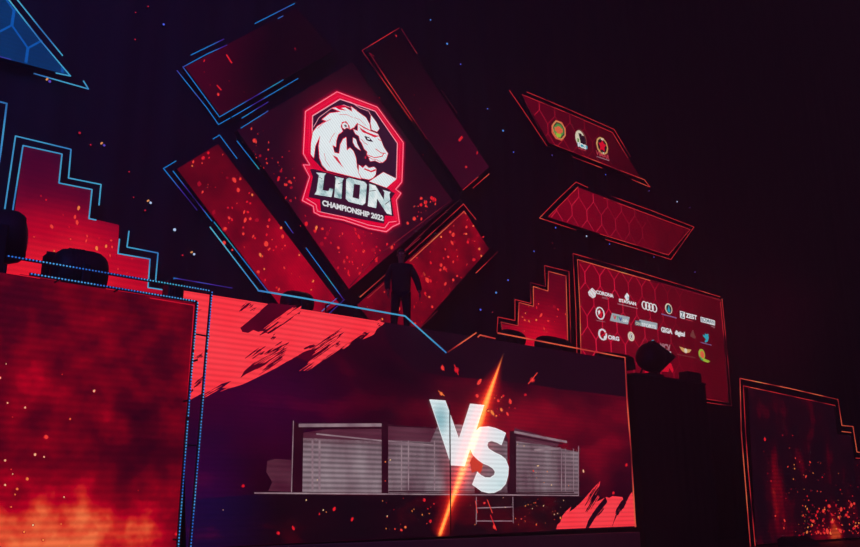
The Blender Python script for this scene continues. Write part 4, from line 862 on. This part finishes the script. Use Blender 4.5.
moving_head('faint rounded stage light on the deck behind the blue strip, below the emblem', 283, 311, 291.5, 12.6, Z_DECK, aim=(1, 0, .05))
moving_head('small dark stage light on the deck before the right stair panel, left one', 500, 521.5, 330, 12.6, Z_DECK, aim=(1, 0, .0))
moving_head('wide dark stage light on the deck before the right stair panel, right one', 537, 568, 337, 12.6, Z_DECK, aim=(1, 0, .0))
moving_head('long low stage light lying before the lower left corner of the sponsor board', 597, 631, 353, 12.6, Z_DECK, aim=(1, 0, .03))
# control box beside the wide left light
a_ = at(45.5, 253, 12.85); c_ = at(57, 254, 12.85)
root = thing('power_box', 'dark upright box left of the wide rounded light on the left deck', 'box', ((a_.x+c_.x)/2, 12.85, Z_LEFTDECK))
b = MB(); b.box(((a_.x+c_.x)/2, 12.85, (a_.z+Z_LEFTDECK)/2), (c_.x-a_.x, .3, a_.z-Z_LEFTDECK), HEAD, bev=.02); b.build('housing', root)
b = MB(); b.tube([((a_.x+c_.x)/2-.06, 12.85, a_.z-.01), ((a_.x+c_.x)/2-.06, 12.85, a_.z+.025), ((a_.x+c_.x)/2+.06, 12.85, a_.z+.025), ((a_.x+c_.x)/2+.06, 12.85, a_.z-.01)], .008, HEAD); b.build('handle', root)
# speaker under the dotted frame corner
a_ = at(172, 281, 11.75); c_ = at(180, 283, 11.75)
root = thing('speaker_box', 'small dark speaker box by the corner where red paint starts', 'speaker', (min((a_.x+c_.x)/2, xl-.06), 11.75, Z_LEFTDECK))
zt_ = a_.z; X = min((a_.x+c_.x)/2, xl-.06)
b = MB(); b.box((X, 11.75, (zt_+Z_LEFTDECK)/2), (.24, .26, zt_-Z_LEFTDECK), HEAD, bev=.02); b.build('cabinet', root)
b = MB(); b.lathe((X, 11.62, zt_-.2), (0, -1, 0), [(0, .085), (.012, .085), (.004, .06), (.0, .02)], BLK, 20); b.build('driver', root)

# big tilted wash light with hood right of the VS screen, on the draped riser
rt = at(640, 369, Y_SCREEN-.02).z; rx0 = at(637.5, 400, Y_SCREEN-.02).x; rx1 = at(705.5, 386, Y_SCREEN-.02).x
zr = at(672, 379, Y_SCREEN-.02).z
root = thing('draped_riser', 'tall black draped block between the VS screen and the right front screen', 'riser', ((rx0+rx1)/2, Y_SCREEN+.5, Z_STAGE))
mb = MB(); n_ = 90; vs = []; fs = []
RD = paint('riser_drape', (30, 27, 30), .95)
for i in range(n_+1):
    x = rx0 + (rx1-rx0)*i/n_; y = Y_SCREEN - .02 + .008*math.sin(x*19)
    vs += [(x, y, Z_STAGE), (x, y, zr)]
for i in range(n_): fs.append((2*i, 2*i+2, 2*i+3, 2*i+1))
mb.add(vs, fs, RD, True); mb.box(((rx0+rx1)/2, Y_SCREEN+.55, (Z_STAGE+zr)/2-.005), (rx1-rx0-.01, 1.06, zr-Z_STAGE-.03), RD); mb.build('drape', root)
mb = MB(); mb.box(((rx0+rx1)/2, Y_SCREEN+.53, zr+.0), (rx1-rx0+.03, 1.14, .05), BLK, bev=.01); mb.build('top_board', root)
zr += .025
# stepped block at the left part of the riser (carries the tilted light)
YB = 12.35
def wedge_light():
    base = at(650, 372, YB); X = base.x
    root = thing('hooded_stage_light', 'big tilted stage light with pointed hood before the sponsor board', 'stage light', (X, YB, zr))
    b = MB(); b.box((X, YB, zr+.05), (.62, .4, .10), HEAD, bev=.02); b.build('base', root)
    c = at(649, 356.5, YB)
    ax = Vector((.62, -.15, .10)).normalized()
    for s_ in (-1, 1):
        b = MB(); b.tube([(X - s_*.26, YB + s_*.10, zr+.08), (X + s_*.22, YB + s_*.28, c.z-.05)], .022, HEAD, 8); b.build('yoke_arm', root)
    R = (c - at(649, 342.5, YB)).length*.98
    ax = (at(664, 364, YB) - at(642, 351, YB)).normalized()
    P0 = c - ax*R*.72
    b = MB(); b.lathe(P0, ax, [(0, R*.35), (R*.12, R*.66), (R*.3, R*.86), (R*.55, R*.97), (R*.9, R*1.0), (R*1.25, R*.98), (R*1.45, R*.94), (R*1.45, R*.86), (R*1.3, R*.84)], HEAD, 30); hd = b.build('lamp_head', root)
    b = MB(); b.lathe(P0 + ax*R*1.28, ax, [(0, R*.84), (.03, R*.6), (.045, .001)], paint('lens_glass', (50, 46, 60), .15), 26); b.build('lens', hd)
    t0 = at(651, 341, YB); t1 = at(673.5, 357, YB); t2 = at(654, 376, YB); dy = Vector((0, .10, 0))
    b = MB(); vs = [t0-dy, t1-dy*.8, t2-dy, t0+dy, t1+dy*.8, t2+dy]; b.add(vs, [(0,1,2), (5,4,3), (0,3,4,1), (1,4,5,2), (2,5,3,0)], HEAD); b.build('hood', hd)
wedge_light()
a_ = at(683, 371.5, 12.3); c_ = at(696.5, 374, 12.3)
root = thing('junction_box', 'small dark box on top of the draped block near its right end', 'box', ((a_.x+c_.x)/2, 12.3, zr))
b = MB(); b.box(((a_.x+c_.x)/2, 12.3, (a_.z+zr)/2), (c_.x-a_.x, .28, a_.z-zr), HEAD, bev=.015); b.build('housing', root)
b = MB(); b.box(((a_.x+c_.x)/2, 12.15, (a_.z+zr)/2), ((c_.x-a_.x)*.7, .02, (a_.z-zr)*.5), BLK, bev=.004); b.build('front_plate', root)

# floor monitor before the right screen
a_ = at(787, 543, 11.3); c_ = at(813, 543, 11.3); tp = at(797, 536.5, 11.3)
X = (a_.x+c_.x)/2; hw = (c_.x-a_.x)/2
root = thing('floor_monitor', 'dark wedge speaker on the stage floor before the right front screen', 'speaker', (X, 11.3, Z_STAGE))
b = MB(); y0, y1 = 11.05, 11.55; zt_ = max(tp.z, Z_STAGE+.18)
pts = [(y0, Z_STAGE), (y1, Z_STAGE), (y1, zt_-.06), (y1-.12, zt_), (y0+.1, Z_STAGE+.1)]
vs = [(X-hw, y, z) for y, z in pts] + [(X+hw*.9, y, z) for y, z in pts]
b.add(vs, [(0,1,2,3,4), (9,8,7,6,5)] + [(i, i+5, (i+1) % 5+5, (i+1) % 5) for i in range(5)], HEAD); b.build('cabinet', root)
b = MB(); nn = Vector((0, -(zt_-Z_STAGE-.1), (y1-.12-y0-.1))).normalized(); m0 = Vector((X, (y0+.1+y1-.12)/2, (Z_STAGE+.1+zt_)/2)) + nn*.002
b.lathe(m0, nn, [(0, .11), (.012, .11), (.006, .07), (.004, .02)], BLK, 20); b.build('driver', root)

# ================================================================== PERSON on the deck
def skin(name, pts, edges, mat, parent, lvl=2, root=0):
    me = bpy.data.meshes.new(name); me.from_pydata([tuple(p[:3]) for p in pts], edges, []); o = bpy.data.objects.new(name, me); C.objects.link(o)
    o.parent = parent
    sk = o.modifiers.new('skin', 'SKIN'); sk.use_smooth_shade = True
    if not me.skin_vertices: bpy.context.view_layer.objects.active = o
    sv = me.skin_vertices[0].data if me.skin_vertices else None
    for i, p in enumerate(pts):
        sv[i].radius = (p[3], p[4] if len(p) > 4 else p[3]); sv[i].use_root = (i == root)
    sb = o.modifiers.new('sub', 'SUBSURF'); sb.levels = lvl; sb.render_levels = lvl
    me.materials.append(mat); return o
SKIN_M = paint('skin_tone', (150, 105, 85), .6, noise=.1); CLOTH = paint('dark_shirt', (34, 30, 36), .9); TROU = paint('dark_trousers', (28, 26, 32), .9); HAIR = paint('black_hair', (16, 13, 13), .7); SHOE = paint('black_shoe', (20, 18, 20), .5)
PY = 12.95
pp = at(401, 300, PY); root = thing('person', 'person in dark clothes standing on the upper deck, arms hanging, seen against red embers', 'person', (pp.x, PY, Z_DECK))
root.rotation_euler = (0, 0, -math.radians(36))
# local frame: faces -y, metres, feet at z=0, height ~1.8
body = [(0, 0, .95, .155, .11), (0, 0, 1.12, .14, .10), (0, .01, 1.28, .165, .115), (0, .01, 1.42, .15, .10), (0, 0, 1.50, .06, .06), (0, -.01, 1.56, .055, .058), (0, -.015, 1.63, .078, .092), (0, -.02, 1.71, .080, .098), (0, -.01, 1.765, .055, .07),
        (.17, .01, 1.43, .06, .065), (.25, .02, 1.28, .048, .05), (.31, .04, 1.14, .041, .043), (.35, -.02, 1.00, .034, .036), (.375, -.07, .885, .024, .03),
        (-.17, .01, 1.43, .06, .065), (-.24, .03, 1.27, .048, .05), (-.27, .06, 1.13, .041, .043), (-.27, -.04, 1.00, .034, .036), (-.26, -.11, .90, .024, .03),
        (.095, 0, .86, .095, .10), (.11, -.01, .68, .075, .08), (.12, -.02, .49, .056, .06), (.125, .01, .30, .05, .054), (.13, .02, .09, .036, .042), (.135, -.06, .045, .036, .03), (.14, -.17, .03, .034, .022),
        (-.095, 0, .86, .095, .10), (-.11, -.01, .68, .075, .08), (-.125, -.02, .49, .056, .06), (-.135, .01, .30, .05, .054), (-.14, .02, .09, .036, .042), (-.15, -.06, .045, .036, .03), (-.165, -.17, .03, .034, .022)]
ed = [(0,1),(1,2),(2,3),(3,4),(4,5),(5,6),(6,7),(7,8),(3,9),(9,10),(10,11),(11,12),(12,13),(3,14),(14,15),(15,16),(16,17),(17,18),(0,19),(19,20),(20,21),(21,22),(22,23),(23,24),(24,25),(0,26),(26,27),(27,28),(28,29),(29,30),(30,31),(31,32)]
skin('body', body, ed, SKIN_M, root)
# hands: palm + five fingers each
def hand(side, w, d):
    P = []; E_ = []
    w = Vector(w); d = Vector(d).normalized(); s_ = Vector((side, 0, 0)); f = d.cross(s_).normalized()   # f: across the knuckles
    P.append((*w, .022, .017)); P.append((*(w + d*.045), .030, .016)); P.append((*(w + d*.085), .034, .015)); E_ += [(0, 1), (1, 2)]
    for k, (o, l) in enumerate(((-.030, .070), (-.010, .080), (.010, .076), (.029, .060))):
        b0 = w + d*.08 + f*o; i0 = len(P); curl = -s_*1.0
        P.append((*b0, .0095)); P.append((*(b0 + d*l*.45 + curl*.004), .009)); P.append((*(b0 + d*l*.78 + curl*.016), .0082)); P.append((*(b0 + d*l*.98 + curl*.030), .007))
        E_ += [(2, i0), (i0, i0+1), (i0+1, i0+2), (i0+2, i0+3)]
    i0 = len(P); b0 = w + d*.03 - f*.022
    for t_, r in ((.0, .012), (.028, .0105), (.05, .009)): P.append((*(b0 + (-f*.75 + d*.75 + (-s_)*.2).normalized()*t_), r))
    E_ += [(1, i0), (i0, i0+1), (i0+1, i0+2)]
    skin('hand', P, E_, SKIN_M, root, 1)
hand(1, (.378, -.075, .875), (.06, -.15, -.95)); hand(-1, (-.26, -.115, .89), (.02, -.25, -.95))
# shirt
sh = [(0, 0, .80, .215, .165), (0, 0, 1.02, .205, .16), (0, .01, 1.25, .225, .165), (0, .01, 1.41, .195, .14), (0, .0, 1.50, .075, .075),
      (.18, .01, 1.42, .092, .095), (.27, .02, 1.28, .08, .082), (.33, .04, 1.14, .07, .072), (.36, -.02, 1.00, .06, .062), (.372, -.055, .925, .050, .052),
      (-.18, .01, 1.42, .092, .095), (-.26, .03, 1.27, .08, .082), (-.28, .06, 1.13, .07, .072), (-.27, -.04, 1.00, .06, .062), (-.263, -.09, .935, .050, .052)]
skin('jacket', sh, [(0,1),(1,2),(2,3),(3,4),(3,5),(5,6),(6,7),(7,8),(8,9),(3,10),(10,11),(11,12),(12,13),(13,14)], CLOTH, root)
tr = [(0, 0, .93, .165, .12)] + [(x, y, z, r+.02, q+.02) for x, y, z, r, q in ((.095, 0, .84, .095, .10), (.11, -.01, .68, .075, .08), (.12, -.02, .49, .06, .064), (.125, .01, .30, .056, .058), (.13, .02, .10, .045, .05))] + \
     [(x, y, z, r+.02, q+.02) for x, y, z, r, q in ((-.095, 0, .84, .095, .10), (-.11, -.01, .68, .075, .08), (-.125, -.02, .49, .06, .064), (-.135, .01, .30, .056, .058), (-.14, .02, .10, .045, .05))]
skin('trousers', tr, [(0,1),(1,2),(2,3),(3,4),(4,5),(0,6),(6,7),(7,8),(8,9),(9,10)], TROU, root)
for sx, dx in ((.132, .01), (-.145, -.02)):
    skin('shoe', [(sx, .03, .055, .048, .05), (sx+dx*.3, -.06, .048, .045, .04), (sx+dx*.8, -.17, .036, .043, .03), (sx+dx, -.215, .032, .03, .022)], [(0,1),(1,2),(2,3)], SHOE, root, 1)
def part_local(name, mbx, mat_parent):
    me = bpy.data.meshes.new(name); me.from_pydata([tuple(q) for q in mbx.v], [], mbx.f)
    for q in mbx.mats: me.materials.append(q)
    for p, i, k in zip(me.polygons, mbx.mi, mbx.smooth): p.material_index = i; p.use_smooth = k
    o = bpy.data.objects.new(name, me); C.objects.link(o); o.parent = mat_parent; return o
b = MB(); vs = []; fs = []; N1, N2 = 18, 10
for j in range(N2+1):
    th = PI*.60*j/N2
    for i in range(N1):
        ph = 2*PI*i/N1; front = max(0, -math.sin(ph)); t2 = th*(1 - .42*front); r = 1.0 + .02*math.sin(ph*7+j)
        vs.append((.094*r*math.sin(t2)*math.cos(ph), -.008 + .112*r*math.sin(t2)*math.sin(ph), 1.695 + .118*r*math.cos(t2)))
for j in range(N2):
    for i in range(N1): fs.append((j*N1+i, j*N1+(i+1) % N1, (j+1)*N1+(i+1) % N1, (j+1)*N1+i))
b.add(vs, fs, HAIR, True); part_local('hair', b, root)
EYEM = paint('eye_white', (210, 205, 200), .3); LIP = paint('lip', (130, 70, 65), .6)
for sx in (-1, 1):
    b = MB(); b.lathe((sx*.034, -.100, 1.70), (0, -1, 0), [(-.012, .004), (-.008, .012), (0, .014), (.006, .009), (.009, .001)], EYEM, 12); b.lathe((sx*.034, -.1095, 1.70), (0, -1, 0), [(0, .005), (.0012, .001)], HAIR, 10); part_local('eye', b, root)
    b = MB(); b.lathe((sx*.083, -.01, 1.685), (sx, -.2, .0), [(-.01, .016), (.002, .026), (.010, .024), (.012, .012), (.008, .004)], SKIN_M, 12); part_local('ear', b, root)
b = MB(); b.add([(0, -.108, 1.712), (-.016, -.108, 1.662), (.016, -.108, 1.662), (0, -.138, 1.668), (0, -.11, 1.655)], [(0,1,3), (0,3,2), (1,4,3), (3,4,2)], SKIN_M, True); part_local('nose', b, root)
b = MB(); b.box((0, -.112, 1.632), (.05, .012, .014), LIP, bev=.005); part_local('mouth', b, root)

# ================================================================== LIGHT
w = bpy.data.worlds.new('world'); SC.world = w; w.use_nodes = True
bg = w.node_tree.nodes['Background']; bg.inputs[0].default_value = (.034, .0115, .030, 1); bg.inputs[1].default_value = 1.0
def area(name, loc, target, size, power, col):
    l = bpy.data.lights.new(name, 'AREA'); l.size = size; l.energy = power; l.color = col; o = bpy.data.objects.new(name, l); C.objects.link(o)
    o.location = loc; o.rotation_euler = (Vector(target)-Vector(loc)).to_track_quat('-Z', 'Y').to_euler(); return o
area('blue_wash_left', (-5, 6, 10), (3.5, 14.8, 8), 1.5, 300, (.06, .16, 1.0))
area('violet_wash', (3, 7, 13), (8, 14.8, 9), 1.5, 60, (.5, .05, .8))
area('red_wash', (12, 6, 4), (14, 14.8, 8), 1.5, 22, (1, .03, .2))

# thin stage haze filling the hall
t = NT('stage_haze'); v_ = t.n('ShaderNodeVolumeScatter'); o_ = t.n('ShaderNodeOutputMaterial'); t.l(v_.outputs[0], o_.inputs['Volume'])
v_.inputs['Color'].default_value = (1, 1, 1, 1); v_.inputs['Density'].default_value = HAZE; v_.inputs['Anisotropy'].default_value = .35
mb = MB(); mb.box((22, 7.1, 15), (76, 15.2, 29.8), t.m)
hz = mb.build('stage_haze'); tag(hz, 'thin purple stage haze hanging in the whole dark hall', 'haze', kind='stuff')

vs_ = SC.view_settings; vs_.view_transform = 'Standard'; vs_.look = 'None'; vs_.gamma = 1; vs_.exposure = 0; vs_.use_curve_mapping = False
